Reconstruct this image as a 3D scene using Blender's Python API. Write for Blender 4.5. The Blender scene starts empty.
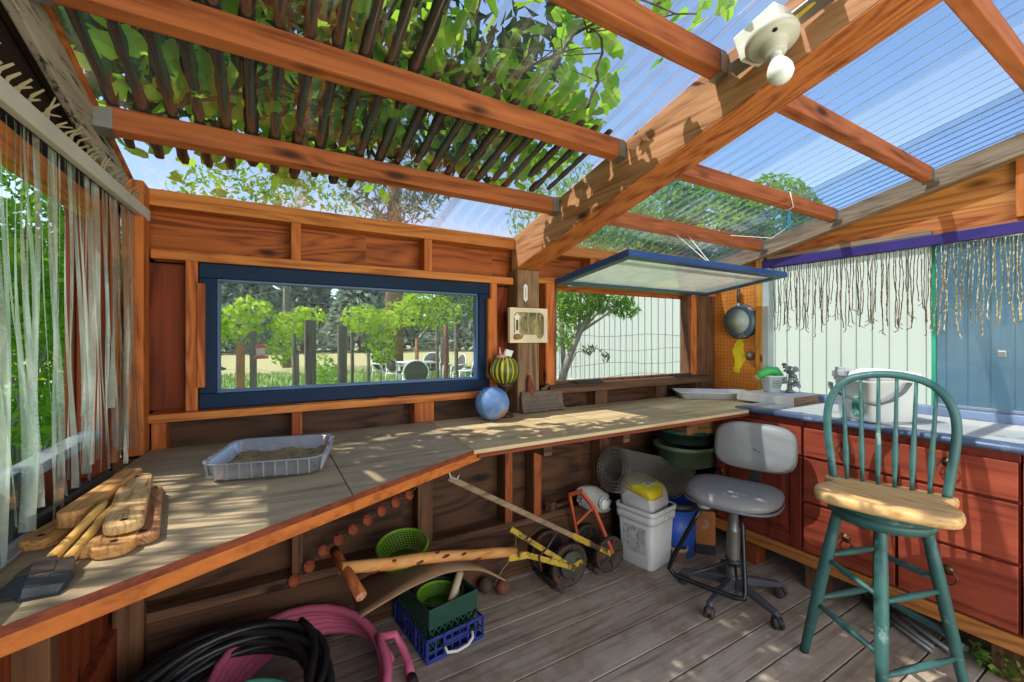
import bpy, bmesh, math, random
import numpy as np
from mathutils import Vector, Matrix, Euler
random.seed(7)
rng = np.random.default_rng(11)
PI = math.pi
scene = bpy.context.scene
COL = scene.collection
R = math.radians

# ---------------------------------------------------------------- materials
_m = {}
def _new(name):
    m = bpy.data.materials.new(name); m.use_nodes = True
    nt = m.node_tree; nt.nodes.clear()
    return m, nt, nt.nodes, nt.links
def rgb(r, g, b):           # 0-255 display values to linear
    f = lambda c: (c/255/12.92) if c/255 <= .04045 else ((c/255+.055)/1.055)**2.4
    return (f(r), f(g), f(b), 1)
def ramp(N, cols, pos=None):
    n = N.new('ShaderNodeValToRGB'); e = n.color_ramp.elements
    pos = pos or [i/(len(cols)-1) for i in range(len(cols))]
    while len(e) < len(cols): e.new(.5)
    for i, (c, p) in enumerate(zip(cols, pos)): e[i].position = p; e[i].color = c
    return n
def coords(N, L, scale=(1,1,1), rnd=False):
    t = N.new('ShaderNodeTexCoord'); mp = N.new('ShaderNodeMapping')
    mp.inputs['Scale'].default_value = scale
    L.new(t.outputs['Object'], mp.inputs['Vector'])
    if rnd:
        oi = N.new('ShaderNodeObjectInfo'); ml = N.new('ShaderNodeMath'); ml.operation = 'MULTIPLY'; ml.inputs[1].default_value = 37
        L.new(oi.outputs['Random'], ml.inputs[0]); L.new(ml.outputs[0], mp.inputs['Location'])
    return mp.outputs['Vector']
def noise(N, L, vec, scale, detail=4, rough=.55, dist=0):
    n = N.new('ShaderNodeTexNoise'); n.inputs['Scale'].default_value = scale; n.inputs['Detail'].default_value = detail
    n.inputs['Roughness'].default_value = rough; n.inputs['Distortion'].default_value = dist
    L.new(vec, n.inputs['Vector']); return n.outputs['Fac']
def finish(m, N, L, col, rough=.6, metal=0, bump=None, bstr=.2, bdist=.004, spec=.5, sheen=0, trans=0, coat=0, alpha=1, ior=1.45):
    b = N.new('ShaderNodeBsdfPrincipled'); o = N.new('ShaderNodeOutputMaterial')
    if hasattr(col, 'is_linked'): L.new(col, b.inputs['Base Color'])
    else: b.inputs['Base Color'].default_value = col
    if hasattr(rough, 'is_linked'): L.new(rough, b.inputs['Roughness'])
    else: b.inputs['Roughness'].default_value = rough
    b.inputs['Metallic'].default_value = metal; b.inputs['Specular IOR Level'].default_value = spec
    b.inputs['Transmission Weight'].default_value = trans; b.inputs['Coat Weight'].default_value = coat
    b.inputs['Alpha'].default_value = alpha; b.inputs['IOR'].default_value = ior
    if bump is not None:
        bp = N.new('ShaderNodeBump'); bp.inputs['Strength'].default_value = bstr; bp.inputs['Distance'].default_value = bdist
        L.new(bump, bp.inputs['Height']); L.new(bp.outputs['Normal'], b.inputs['Normal'])
    L.new(b.outputs[0], o.inputs['Surface'])
    return m
def plain(name, c, rough=.55, metal=0, var=.18, vs=6, spec=.5, bstr=.0, trans=0, coat=0):
    """one colour, mottled a little"""
    if name in _m: return _m[name]
    m, nt, N, L = _new(name)
    v = coords(N, L, rnd=True); f = noise(N, L, v, vs, 5)
    a = tuple(x*(1-var) for x in c[:3])+(1,); b = tuple(min(1, x*(1+var)) for x in c[:3])+(1,)
    r = ramp(N, [a, b], [.3, .7]); L.new(f, r.inputs[0])
    f2 = noise(N, L, v, vs*6, 3)
    _m[name] = finish(m, N, L, r.outputs[0], rough, metal, f2, bstr, spec=spec, trans=trans, coat=coat)
    return m
def wood(name, light, dark, axis='x', s=1.0, rough=.65, rings=.5, bstr=.25, knots=True, worn=None):
    """boards: long grain along one axis, growth bands and a few knots"""
    if name in _m: return _m[name]
    m, nt, N, L = _new(name)
    k = {'x': (1, 14, 14), 'y': (14, 1, 14), 'z': (14, 14, 1)}[axis]
    v = coords(N, L, tuple(q*s for q in k), rnd=True)
    f = noise(N, L, v, 1.6, 7, .62, .8)
    k2 = {'x': (.55, 3.4, 3.4), 'y': (3.4, .55, 3.4), 'z': (3.4, 3.4, .55)}[axis]
    n2 = noise(N, L, coords(N, L, tuple(q*s for q in k2), rnd=True), 1.5, 2, .5, .6)
    pm = N.new('ShaderNodeMath'); pm.operation = 'MULTIPLY'; pm.inputs[1].default_value = 14+22*rings; L.new(n2, pm.inputs[0])
    pp = N.new('ShaderNodeMath'); pp.operation = 'PINGPONG'; pp.inputs[1].default_value = 1; L.new(pm.outputs[0], pp.inputs[0])
    mx = N.new('ShaderNodeMix'); mx.data_type = 'FLOAT'; mx.inputs[0].default_value = rings*.55
    L.new(f, mx.inputs[2]); L.new(pp.outputs[0], mx.inputs[3])
    kf = {'x': (1.5, 60, 60), 'y': (60, 1.5, 60), 'z': (60, 60, 1.5)}[axis]
    ff = noise(N, L, coords(N, L, tuple(q*s for q in kf), rnd=True), 1.2, 3, .6, .3)
    mf = N.new('ShaderNodeMath'); mf.operation = 'MULTIPLY_ADD'; mf.inputs[1].default_value = .5; mf.inputs[2].default_value = -.25; L.new(ff, mf.inputs[0])
    ma = N.new('ShaderNodeMath'); ma.operation = 'ADD'; L.new(mx.outputs[0], ma.inputs[0]); L.new(mf.outputs[0], ma.inputs[1])
    mid = tuple(a*.6+b*.4 for a, b in zip(light, dark))
    r = ramp(N, [tuple(x*.7 for x in dark[:3])+(1,), dark, mid, light], [.12, .30, .50, .78]); L.new(ma.outputs[0], r.inputs[0])
    col = r.outputs[0]
    if knots:
        k3 = {'x': (1.6, 4.5, 4.5), 'y': (4.5, 1.6, 4.5), 'z': (4.5, 4.5, 1.6)}[axis]
        vo = N.new('ShaderNodeTexVoronoi'); vo.inputs['Scale'].default_value = 1.3*s; L.new(coords(N, L, k3, rnd=True), vo.inputs['Vector'])
        rr = ramp(N, [(1,1,1,1), (0,0,0,1)], [.05, .13]); L.new(vo.outputs['Distance'], rr.inputs[0])
        mc = N.new('ShaderNodeMix'); mc.data_type = 'RGBA'; L.new(rr.outputs[0], mc.inputs[0]); L.new(col, mc.inputs[6]); mc.inputs[7].default_value = tuple(x*.35 for x in dark[:3])+(1,)
        col = mc.outputs[2]
    if worn:
        f3 = noise(N, L, coords(N, L, (1,1,1), rnd=True), 3.2, 8, .7)
        rr = ramp(N, [(0,0,0,1), (1,1,1,1)], [.5, .68]); L.new(f3, rr.inputs[0])
        mc = N.new('ShaderNodeMix'); mc.data_type = 'RGBA'; L.new(rr.outputs[0], mc.inputs[0]); L.new(col, mc.inputs[6]); mc.inputs[7].default_value = worn
        col = mc.outputs[2]
    _m[name] = finish(m, N, L, col, rough, 0, f, bstr, .003, spec=.35)
    return m
def worn_paint(name, paint, under, amount=.5, rough=.5, scale=9, stretch=(1,1,1), bstr=.15, spec=.5):
    """paint rubbed through to what lies below"""
    if name in _m: return _m[name]
    m, nt, N, L = _new(name)
    v = coords(N, L, stretch, rnd=True)
    f = noise(N, L, v, scale, 9, .7)
    g = noise(N, L, v, scale*.35, 3)
    r = ramp(N, [(0,0,0,1), (1,1,1,1)], [amount, amount+.08]); L.new(f, r.inputs[0])
    r2 = ramp(N, [tuple(x*.75 for x in paint[:3])+(1,), tuple(min(1, x*1.2) for x in paint[:3])+(1,)], [.3, .7]); L.new(g, r2.inputs[0])
    mc = N.new('ShaderNodeMix'); mc.data_type = 'RGBA'; L.new(r.outputs[0], mc.inputs[0]); L.new(r2.outputs[0], mc.inputs[6]); mc.inputs[7].default_value = under
    _m[name] = finish(m, N, L, mc.outputs[2], rough, 0, f, bstr, .002, spec=spec)
    return m
def clear(name, tint=(1,1,1,1), gloss=.12, haze=.08, hazecol=(.8,.85,.9,1), rough=.05, ripple=0, refl=.55):
    """thin clear sheet: see-through, with a sheen and a little dirt"""
    if name in _m: return _m[name]
    m, nt, N, L = _new(name)
    t = N.new('ShaderNodeBsdfTransparent'); t.inputs[0].default_value = tint
    g = N.new('ShaderNodeBsdfGlossy'); g.inputs['Roughness'].default_value = rough
    d = N.new('ShaderNodeBsdfDiffuse'); d.inputs[0].default_value = hazecol
    tl = N.new('ShaderNodeBsdfTranslucent'); tl.inputs[0].default_value = hazecol
    dd = N.new('ShaderNodeMixShader'); dd.inputs[0].default_value = .5; L.new(d.outputs[0], dd.inputs[1]); L.new(tl.outputs[0], dd.inputs[2])
    f = noise(N, L, coords(N, L, (1,1,1)), 5, 8, .7)
    ml = N.new('ShaderNodeMath'); ml.operation = 'MULTIPLY'; ml.inputs[1].default_value = haze*2; L.new(f, ml.inputs[0])
    m1 = N.new('ShaderNodeMixShader'); L.new(ml.outputs[0], m1.inputs[0]); L.new(t.outputs[0], m1.inputs[1]); L.new(dd.outputs[0], m1.inputs[2])
    fr = N.new('ShaderNodeFresnel'); fr.inputs['IOR'].default_value = 1.45
    mm = N.new('ShaderNodeMath'); mm.operation = 'MULTIPLY_ADD'; mm.inputs[1].default_value = refl; mm.inputs[2].default_value = gloss*.15; L.new(fr.outputs[0], mm.inputs[0])
    m2 = N.new('ShaderNodeMixShader'); L.new(mm.outputs[0], m2.inputs[0]); L.new(m1.outputs[0], m2.inputs[1]); L.new(g.outputs[0], m2.inputs[2])
    if ripple:
        bp = N.new('ShaderNodeBump'); bp.inputs['Strength'].default_value = ripple; bp.inputs['Distance'].default_value = .01
        L.new(noise(N, L, coords(N, L), 9, 3), bp.inputs['Height']); L.new(bp.outputs[0], g.inputs['Normal'])
    o = N.new('ShaderNodeOutputMaterial'); L.new(m2.outputs[0], o.inputs['Surface'])
    _m[name] = m; return m
def leafmat(name, a, b, trans=.45, scale=3.0):
    if name in _m: return _m[name]
    m, nt, N, L = _new(name)
    f = noise(N, L, coords(N, L), scale, 5, .7)
    w = N.new('ShaderNodeTexWhiteNoise'); w.noise_dimensions = '1D'
    g = N.new('ShaderNodeNewGeometry'); L.new(g.outputs['Random Per Island'], w.inputs['W'])
    ad = N.new('ShaderNodeMix'); ad.data_type = 'FLOAT'; ad.inputs[0].default_value = .5; L.new(f, ad.inputs[2]); L.new(g.outputs['Random Per Island'], ad.inputs[3])
    r = ramp(N, [a, b], [.2, .8]); L.new(ad.outputs[0], r.inputs[0])
    d = N.new('ShaderNodeBsdfDiffuse'); L.new(r.outputs[0], d.inputs[0])
    t = N.new('ShaderNodeBsdfTranslucent'); L.new(r.outputs[0], t.inputs[0])
    mx = N.new('ShaderNodeMixShader'); mx.inputs[0].default_value = trans; L.new(d.outputs[0], mx.inputs[1]); L.new(t.outputs[0], mx.inputs[2])
    o = N.new('ShaderNodeOutputMaterial'); L.new(mx.outputs[0], o.inputs['Surface'])
    _m[name] = m; return m

# ---------------------------------------------------------------- objects
def tag(o, label=None, cat=None, group=None, kind=None):
    if label: o['label'] = label
    if cat: o['category'] = cat
    if group: o['group'] = group
    if kind: o['kind'] = kind
    return o
def thing(name, loc, label=None, cat=None, rz=0, group=None, kind=None):
    o = bpy.data.objects.new(name, None); COL.objects.link(o)
    o.location = loc; o.rotation_euler = (0, 0, rz); o.empty_display_size = .05
    return tag(o, label, cat, group, kind)
def root_of(o):
    while o.parent: o = o.parent
    return o
class MB:
    """gathers shapes into one mesh"""
    def __init__(s): s.bm = bmesh.new()
    def _add(s, verts, faces, smooth=False, M=None):
        if M is not None: verts = [M @ Vector(v) for v in verts]
        vs = [s.bm.verts.new(v) for v in verts]
        for f in faces:
            try:
                fc = s.bm.faces.new([vs[i] for i in f]); fc.smooth = smooth
            except ValueError: pass
        return vs
    def box(s, x0, x1, y0, y1, z0, z1, M=None):
        v = [(x0,y0,z0),(x1,y0,z0),(x1,y1,z0),(x0,y1,z0),(x0,y0,z1),(x1,y0,z1),(x1,y1,z1),(x0,y1,z1)]
        s._add(v, [(0,3,2,1),(4,5,6,7),(0,1,5,4),(1,2,6,5),(2,3,7,6),(3,0,4,7)], False, M); return s
    def cbox(s, c, size, rot=(0,0,0)):
        M = Matrix.Translation(c) @ Euler(rot).to_matrix().to_4x4()
        x, y, z = (q/2 for q in size)
        return s.box(-x, x, -y, y, -z, z, M)
    def bar(s, p, q, w, h, up=(0,0,1)):
        """rectangular bar from p to q, w across, h along up"""
        p, q = Vector(p), Vector(q); d = (q-p); L = d.length; d.normalize(); u = Vector(up)
        a = d.cross(u).normalized(); u = a.cross(d).normalized()
        M = Matrix((a, d, u)).transposed().to_4x4(); M.translation = (p+q)/2
        return s.box(-w/2, w/2, -L/2, L/2, -h/2, h/2, M)
    def tube(s, pts, r, n=8, closed=False, caps=True, flat=None):
        """round tube along points; r a number or one per point; flat=(ka,kb) squashes the section"""
        P = [Vector(p) for p in pts]; k = len(P)
        rr = r if hasattr(r, '__len__') else [r]*k
        rings = []; prev = None
        for i in range(k):
            if closed: t = P[(i+1) % k]-P[i-1]
            else: t = P[min(i+1, k-1)]-P[max(i-1, 0)]
            t.normalize()
            if prev is None:
                ref = Vector((0,0,1)) if abs(t.z) < .9 else Vector((1,0,0))
                a = t.cross(ref).normalized()
            else: a = (prev-t*prev.dot(t)).normalized()
            b = t.cross(a); prev = a
            ka, kb = flat or (1, 1)
            rings.append([s.bm.verts.new(P[i]+a*(math.cos(2*PI*j/n)*rr[i]*ka)+b*(math.sin(2*PI*j/n)*rr[i]*kb)) for j in range(n)])
        for i in range(k if closed else k-1):
            A, B = rings[i], rings[(i+1) % k]
            for j in range(n):
                f = s.bm.faces.new((A[j], A[(j+1) % n], B[(j+1) % n], B[j])); f.smooth = True
        if caps and not closed:
            s.bm.faces.new(rings[0][::-1]); s.bm.faces.new(rings[-1])
        return s
    def lathe(s, prof, n=24, M=None, closed_ends=True, sx=1, sy=1):
        """profile of (r, z) turned about z"""
        rings = []
        for r, z in prof:
            rings.append([s.bm.verts.new((M or Matrix()) @ Vector((r*math.cos(2*PI*j/n)*sx, r*math.sin(2*PI*j/n)*sy, z))) for j in range(n)])
        for A, B in zip(rings, rings[1:]):
            for j in range(n):
                f = s.bm.faces.new((A[j], A[(j+1) % n], B[(j+1) % n], B[j])); f.smooth = True
        if closed_ends:
            if prof[0][0] > 1e-4: s.bm.faces.new(rings[0][::-1])
            if prof[-1][0] > 1e-4: s.bm.faces.new(rings[-1])
        return s
    def prism(s, pts, z0, z1, M=None, smooth=False):
        n = len(pts)
        v = [(x, y, z0) for x, y in pts]+[(x, y, z1) for x, y in pts]
        s._add(v, [tuple(range(n))[::-1], tuple(range(n, 2*n))]+[(i, (i+1) % n, n+(i+1) % n, n+i) for i in range(n)], smooth, M); return s
    def loft(s, loops, caps=True, smooth=True, closed=False):
        """skin through equal-length closed loops"""
        rings = [[s.bm.verts.new(p) for p in lp] for lp in loops]; n = len(rings[0]); k = len(rings)
        for i in range(k if closed else k-1):
            A, B = rings[i], rings[(i+1) % k]
            for j in range(n):
                f = s.bm.faces.new((A[j], A[(j+1) % n], B[(j+1) % n], B[j])); f.smooth = smooth
        if caps and not closed: s.bm.faces.new(rings[0][::-1]); s.bm.faces.new(rings[-1])
        return s
    def grid(s, rows, smooth=True):
        g = [[s.bm.verts.new(p) for p in r] for r in rows]
        for a, b in zip(g, g[1:]):
            for i in range(len(a)-1):
                f = s.bm.faces.new((a[i], a[i+1], b[i+1], b[i])); f.smooth = smooth
        return s
    def sphere(s, c, r, sc=(1,1,1), seg=20, rings=12, rot=None):
        M = Matrix.Translation(c) @ (Euler(rot).to_matrix().to_4x4() if rot else Matrix()) @ Matrix.Diagonal((r*sc[0], r*sc[1], r*sc[2], 1))
        res = bmesh.ops.create_uvsphere(s.bm, u_segments=seg, v_segments=rings, radius=1, matrix=M)
        for v in res['verts']:
            for f in v.link_faces: f.smooth = True
        return s
    def bead(s, p, r, k=1.0):
        x, y, z = p
        return s._add([(x+r,y,z),(x,y+r,z),(x-r,y,z),(x,y-r,z),(x,y,z+r*k),(x,y,z-r*k)], [(0,1,4),(1,2,4),(2,3,4),(3,0,4),(1,0,5),(2,1,5),(3,2,5),(0,3,5)], True)
    def build(s, name, mat, parent=None, world=True, bevel=0, seg=2, label=None, solid=0, sub=0, cat=None, group=None, kind=None):
        bmesh.ops.recalc_face_normals(s.bm, faces=s.bm.faces)
        me = bpy.data.meshes.new(name)
        loc = Vector((0,0,0))
        if parent is not None:
            if world:
                r = root_of(parent)
                Mi = (Matrix.Translation(r.location) @ Matrix.Rotation(r.rotation_euler.z, 4, 'Z')).inverted()
                bmesh.ops.transform(s.bm, matrix=Mi, verts=s.bm.verts)
        elif world:
            xs = [v.co for v in s.bm.verts]
            loc = Vector(((min(c.x for c in xs)+max(c.x for c in xs))/2, (min(c.y for c in xs)+max(c.y for c in xs))/2, min(c.z for c in xs)))
            bmesh.ops.translate(s.bm, vec=-loc, verts=s.bm.verts)
        s.bm.to_mesh(me); s.bm.free()
        me.materials.append(mat)
        o = bpy.data.objects.new(name, me); COL.objects.link(o); o.location = loc
        if parent is not None: o.parent = parent
        if solid:
            md = o.modifiers.new('solid', 'SOLIDIFY'); md.thickness = solid; md.offset = 0
        if bevel:
            md = o.modifiers.new('bevel', 'BEVEL'); md.width = bevel; md.segments = seg; md.limit_method = 'ANGLE'; md.angle_limit = R(40)
        if sub:
            md = o.modifiers.new('sub', 'SUBSURF'); md.levels = sub; md.render_levels = sub
        return tag(o, label, cat, group, kind)
def arrays(name, V, F, mat, parent=None, smooth=False, loc=None):
    me = bpy.data.meshes.new(name)
    V = np.asarray(V, dtype=np.float64)
    if parent is not None: V = V-np.array(root_of(parent).location)
    elif loc is not None: V = V-np.array(loc)
    me.from_pydata(V.tolist(), [], np.asarray(F).tolist()); me.update()
    if smooth: me.polygons.foreach_set('use_smooth', [True]*len(me.polygons))
    me.materials.append(mat)
    o = bpy.data.objects.new(name, me); COL.objects.link(o)
    if parent is not None: o.parent = parent
    elif loc is not None: o.location = loc
    return o
def text_mesh(s, size, M, depth=.0008):
    """lettering as a mesh (BMesh-ready verts, faces)"""
    cu = bpy.data.curves.new('lettering', 'FONT'); cu.body = s; cu.size = size; cu.extrude = depth; cu.align_x = 'CENTER'; cu.align_y = 'CENTER'; cu.resolution_u = 2
    o = bpy.data.objects.new('lettering', cu); COL.objects.link(o)
    me = bpy.data.meshes.new_from_object(o.evaluated_get(bpy.context.evaluated_depsgraph_get()))
    bpy.data.objects.remove(o); bpy.data.curves.remove(cu)
    mb = MB(); mb.bm.from_mesh(me); bmesh.ops.transform(mb.bm, matrix=M, verts=mb.bm.verts)
    bpy.data.meshes.remove(me)
    return mb
def copy_tree(o, parent=None):
    c = o.copy(); COL.objects.link(c)
    if parent is not None: c.parent = parent
    for ch in list(o.children): copy_tree(ch, c)
    return c
def leaf_arrays(C, size, aspect=.5, D=None, spread=1.0, fold=.25, shape='diamond'):
    """a folded leaf at each centre: C (n,3); D long-axis directions or None for random"""
    n = len(C)
    if D is None: D = rng.normal(size=(n, 3))
    else: D = np.broadcast_to(np.asarray(D, float), (n, 3))+rng.normal(size=(n, 3))*spread
    D = D/np.linalg.norm(D, axis=1, keepdims=True)
    A = np.cross(D, rng.normal(size=(n, 3))); A /= np.linalg.norm(A, axis=1, keepdims=True)
    B = np.cross(D, A)
    s = (np.asarray(size)*rng.uniform(.65, 1.25, n))[:, None]
    w = s*aspect
    if shape == 'diamond':
        V = np.stack([C-D*s*.5, C+A*w*.5+B*w*fold-D*s*.05, C+D*s*.5, C-A*w*.5+B*w*fold-D*s*.05], 1)
        k = 4; f = np.array([[0,1,2],[0,2,3]])
    else:       # lobed leaf
        pts = [(0,-.5,0),(.30,-.42,.5),(.52,-.12,1),(.30,.02,.6),(.34,.30,.7),(0,.55,0),(-.34,.30,.7),(-.30,.02,.6),(-.52,-.12,1),(-.30,-.42,.5)]
        V = np.stack([C+A*s*x*aspect*1.6+D*s*y+B*s*fold*.4*z for x, y, z in pts], 1)
        k = 10; f = np.array([[0,1,2,3],[0,3,4,5],[0,5,6,7],[0,7,8,9]])
    F = (np.arange(n)[:, None, None]*k+f[None]).reshape(-1, f.shape[1])
    return V.reshape(-1, 3), F
SUN_E, SKY_E, EXPO, FILL_E = 3.0, .135, 1.1, 42
# ---------------------------------------------------------------- camera, sky, sun
cam = bpy.data.cameras.new('camera'); camo = bpy.data.objects.new('camera', cam); COL.objects.link(camo); scene.camera = camo
cam.sensor_width = 36; cam.lens = 425*36/1024; cam.shift_y = -3/1024; cam.clip_start = .02; cam.clip_end = 400
camo.location = (0, 0, 1.31); camo.rotation_euler = (R(90), 0, R(-30.3))
sun = bpy.data.lights.new('sun', 'SUN'); suno = bpy.data.objects.new('sun', sun); COL.objects.link(suno)
SUN_DIR = Vector((.52, -.17, -.84)).normalized()
suno.rotation_euler = SUN_DIR.to_track_quat('-Z', 'Y').to_euler(); suno.location = (-4, 2, 8)
sun.energy = SUN_E; sun.angle = R(.6); sun.color = (1, .93, .82)
# added fill light behind the camera, brightening the inside of the shed
dl = bpy.data.lights.new('interior_fill_light', 'AREA'); dlo = bpy.data.objects.new('interior_fill_light', dl); COL.objects.link(dlo)
dl.shape = 'RECTANGLE'; dl.size = 3.3; dl.size_y = 2.1; dl.energy = FILL_E; dl.color = (1, .92, .80)
dlo.location = (1.3, -1.75, 1.25); dlo.rotation_euler = (R(90), 0, 0)
w = bpy.data.worlds.new('sky'); scene.world = w; w.use_nodes = True
wn = w.node_tree.nodes; wl = w.node_tree.links; wn.clear()
st = wn.new('ShaderNodeTexSky'); st.sky_type = 'NISHITA'; st.sun_disc = False; st.sun_elevation = math.asin(-SUN_DIR.z); st.sun_rotation = math.atan2(-SUN_DIR.x, -SUN_DIR.y); st.dust_density = 1.0; st.air_density = 1.0
bg = wn.new('ShaderNodeBackground'); bg.inputs['Strength'].default_value = SKY_E
wo = wn.new('ShaderNodeOutputWorld'); wl.new(st.outputs[0], bg.inputs[0]); wl.new(bg.outputs[0], wo.inputs[0])
vs = scene.view_settings; vs.view_transform = 'Standard'; vs.look = 'None'; vs.gamma = 1; vs.use_curve_mapping = False; vs.exposure = EXPO
cy = scene.cycles; cy.transparent_max_bounces = 32; cy.max_bounces = 12; cy.diffuse_bounces = 6; cy.caustics_reflective = False; cy.caustics_refractive = False; cy.sample_clamp_indirect = 6

# ---------------------------------------------------------------- materials
M_FIR_X = wood('fir_x', rgb(214,134,66), rgb(142,72,28), 'x', 1.0, rings=.3)
M_FIR_Y = wood('fir_y', rgb(204,122,62), rgb(138,68,30), 'y', 1.0)
M_FIR_Z = wood('fir_z', rgb(206,118,54), rgb(140,66,28), 'z', 1.0)
M_PURLIN = wood('purlin_wood', rgb(186,106,60), rgb(116,56,28), 'x', 1.0, rings=.3)
M_PLY = wood('plywood_x', rgb(184,100,44), rgb(108,48,18), 'x', 1.1, rings=.5)
M_PLY_Z = wood('plywood_z', rgb(148,66,30), rgb(92,36,14), 'z', .7, rings=.5)
M_OLD_X = wood('old_board_x', rgb(110,77,54), rgb(54,34,23), 'x', .9, rings=.3)
M_OLD_Z = wood('old_board_z', rgb(122,84,58), rgb(58,36,24), 'z', .9, rings=.3)
M_OLDPLY = wood('old_plywood', rgb(94,62,41), rgb(42,26,17), 'x', .7, rings=.5)
M_GREYPOST = wood('grey_post', rgb(150,118,88), rgb(86,58,38), 'z', .9, rings=.3)
M_BEAM = wood('beam_wood', rgb(206,150,110), rgb(122,74,46), 'y', 1.2, rings=.15)
M_GREYBEAM = wood('grey_beam', rgb(160,134,108), rgb(98,76,58), 'y', .9, rings=.25)
M_DECK = wood('deck_board', rgb(180,166,148), rgb(122,108,94), 'x', .8, rings=.2, rough=.8, worn=rgb(126,106,88))
M_DARK = plain('dark_gap', rgb(26,20,16), .9)
M_WHITEBEAM = worn_paint('cracked_white_paint', rgb(164,152,136), rgb(40,30,24), .53, .85, 7, (9, .8, 9), .9)
M_REDWOOD = wood('red_stained_board', rgb(150,70,36), rgb(88,34,16), 'z', .9, rings=.3)
M_GALV = plain('galvanised_steel', rgb(150,152,150), .45, .8)
M_PURPLE = plain('purple_paint', rgb(54,38,106), .5)
M_NAVY = worn_paint('navy_paint', rgb(17,40,68), rgb(50,78,108), .72, .6, 5, spec=.2)
M_NAVY_EDGE = plain('blue_edge_paint', rgb(44,78,140), .4)
M_PANE = clear('window_glass', (.95, .98, .97, 1), .02, .0, refl=.06)
M_ROOF = clear('corrugated_polycarbonate', (.93, .96, .97, 1), .10, .05, (.85, .9, .95, 1), .10, .03, .22)
M_OSB = wood('gold_board', rgb(214,150,62), rgb(160,92,28), 'z', 1.6, rings=.2)

def roof(y): return 1.882+.235*(2.03-y)

# ---------------------------------------------------------------- floor
fl = MB()
y = 2.13
while y > -1.6:
    fl.box(-.47, 3.1, y-.141, y, -.038, 0); y -= .148
flo = fl.build('floor', M_DECK, bevel=.002, kind='structure')
jo = MB()
for x in (-.3, .3, .9, 1.5, 2.1, 2.7): jo.box(x, x+.045, -1.5, 2.1, -.18, -.039)
jo.build('joist', M_OLD_X, flo)

# ---------------------------------------------------------------- back wall
wb = thing('wall_back', (1.3, 2.07, 0), kind='structure')
def wpart(name, mat, *boxes, bevel=.003):
    m = MB()
    for b in boxes: m.box(*b)
    return m.build(name, mat, wb, bevel=bevel)
wpart('plywood_panel', M_PLY, (-.46, .4238, 2.112, 2.124, 1.60, 1.87), bevel=0)
wpart('plywood_panel', M_PLY, (.424, 1.1038, 2.112, 2.124, 1.60, 1.87), bevel=0)
wpart('plywood_panel', M_PLY, (1.104, 3.02, 2.112, 2.124, 1.60, 1.87), bevel=0)
wpart('plywood_panel', M_PLY_Z, (-.46, -.2, 2.112, 2.124, 1.02, 1.62), bevel=0)
wpart('plywood_panel', M_PLY_Z, (1.06, 1.455, 2.112, 2.124, 1.02, 1.62), bevel=0)
wpart('plywood_panel', M_OLDPLY, (2.80, 3.02, 2.112, 2.124, 1.02, 1.62), bevel=0)
for x0, x1 in ((-.46, .6038), (.604, 1.7538), (1.754, 3.02)):
    wpart('lower_panel', M_OLDPLY, (x0, x1, 2.112, 2.124, .24, 1.03), bevel=0)
wpart('top_plate', M_FIR_X, (-.42, 1.2, 2.02, 2.112, 1.80, 1.862))
wpart('top_plate', M_FIR_X, (1.34, 3.0, 2.02, 2.112, 1.80, 1.862))
wpart('header', M_FIR_X, (-.36, 1.19, 2.02, 2.112, 1.605, 1.642))
wpart('header', M_FIR_X, (1.335, 2.99, 2.02, 2.112, 1.625, 1.662))
for x0, x1 in ((.1, .138), (.683, .723), (1.745, 1.79), (2.45, 2.49)):
    wpart('cripple_stud', M_FIR_Z, (x0, x1, 2.022, 2.112, 1.642, 1.80))
wpart('stud', M_FIR_Z, (-.257, -.219, 2.02, 2.112, 1.03, 1.605))
wpart('stud', M_FIR_Z, (1.046, 1.088, 2.02, 2.112, 1.03, 1.605))
wpart('stud', M_FIR_Z, (1.40, 1.462, 2.01, 2.112, 1.035, 1.625))
wpart('stud', M_FIR_Z, (2.70, 2.76, 2.02, 2.112, 1.04, 1.625))
wpart('stud', M_OLD_Z, (2.77, 2.99, 2.03, 2.112, .90, 1.80))
wpart('stop', M_FIR_Z, (-.219, -.195, 2.0, 2.03, 1.12, 1.52)); wpart('stop', M_FIR_Z, (1.026, 1.05, 2.0, 2.03, 1.10, 1.52))
wpart('sill_plate', M_FIR_X, (-.362, 1.10, 1.985, 2.112, 1.0, 1.03))
wpart('sill_plate', M_OLD_X, (1.40, 2.86, 1.965, 2.112, .99, 1.035))
for x0, x1 in ((-.36, -.315), (.103, .143), (.635, .735), (1.79, 1.89), (2.345, 2.445)):
    wpart('cripple_stud', M_FIR_Z if x0 < 1 else M_OLD_Z, (x0, x1, 2.03, 2.112, .86, 1.0))
for x0, x1, m in ((.103, .145, M_OLD_Z), (.65, .725, M_OLD_Z), (1.135, 1.178, M_OLD_Z), (1.32, 1.37, M_OLD_Z), (1.82, 1.90, M_OLD_Z), (2.4, 2.45, M_OLD_Z)):
    wpart('stud', m, (x0, x1, 2.022, 2.112, .30, .88))
for x0, x1 in ((1.134, 1.179), (1.319, 1.371)): wpart('stud_front', wood('dark_red_fir', rgb(168,88,46), rgb(104,48,24), 'z'), (x0, x1, 2.012, 2.0215, .30, .88))  # front strip redder than the stud behind it
wpart('corner_stud', M_OLD_Z, (-.455, -.368, 1.97, 2.01, .0, .884))
wpart('bottom_plate', M_OLD_X, (-.46, 3.0, 2.015, 2.112, .262, .30))
wpart('skirt_board', M_OLDPLY, (-.46, 3.0, 2.012, 2.05, .0, .262))
# ---------------------------------------------------------------- posts
m = MB(); m.box(1.20, 1.342, 1.99, 2.10, .90, 1.688); m.build('pillar_back', M_GREYPOST, kind='structure', bevel=.006)
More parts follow.
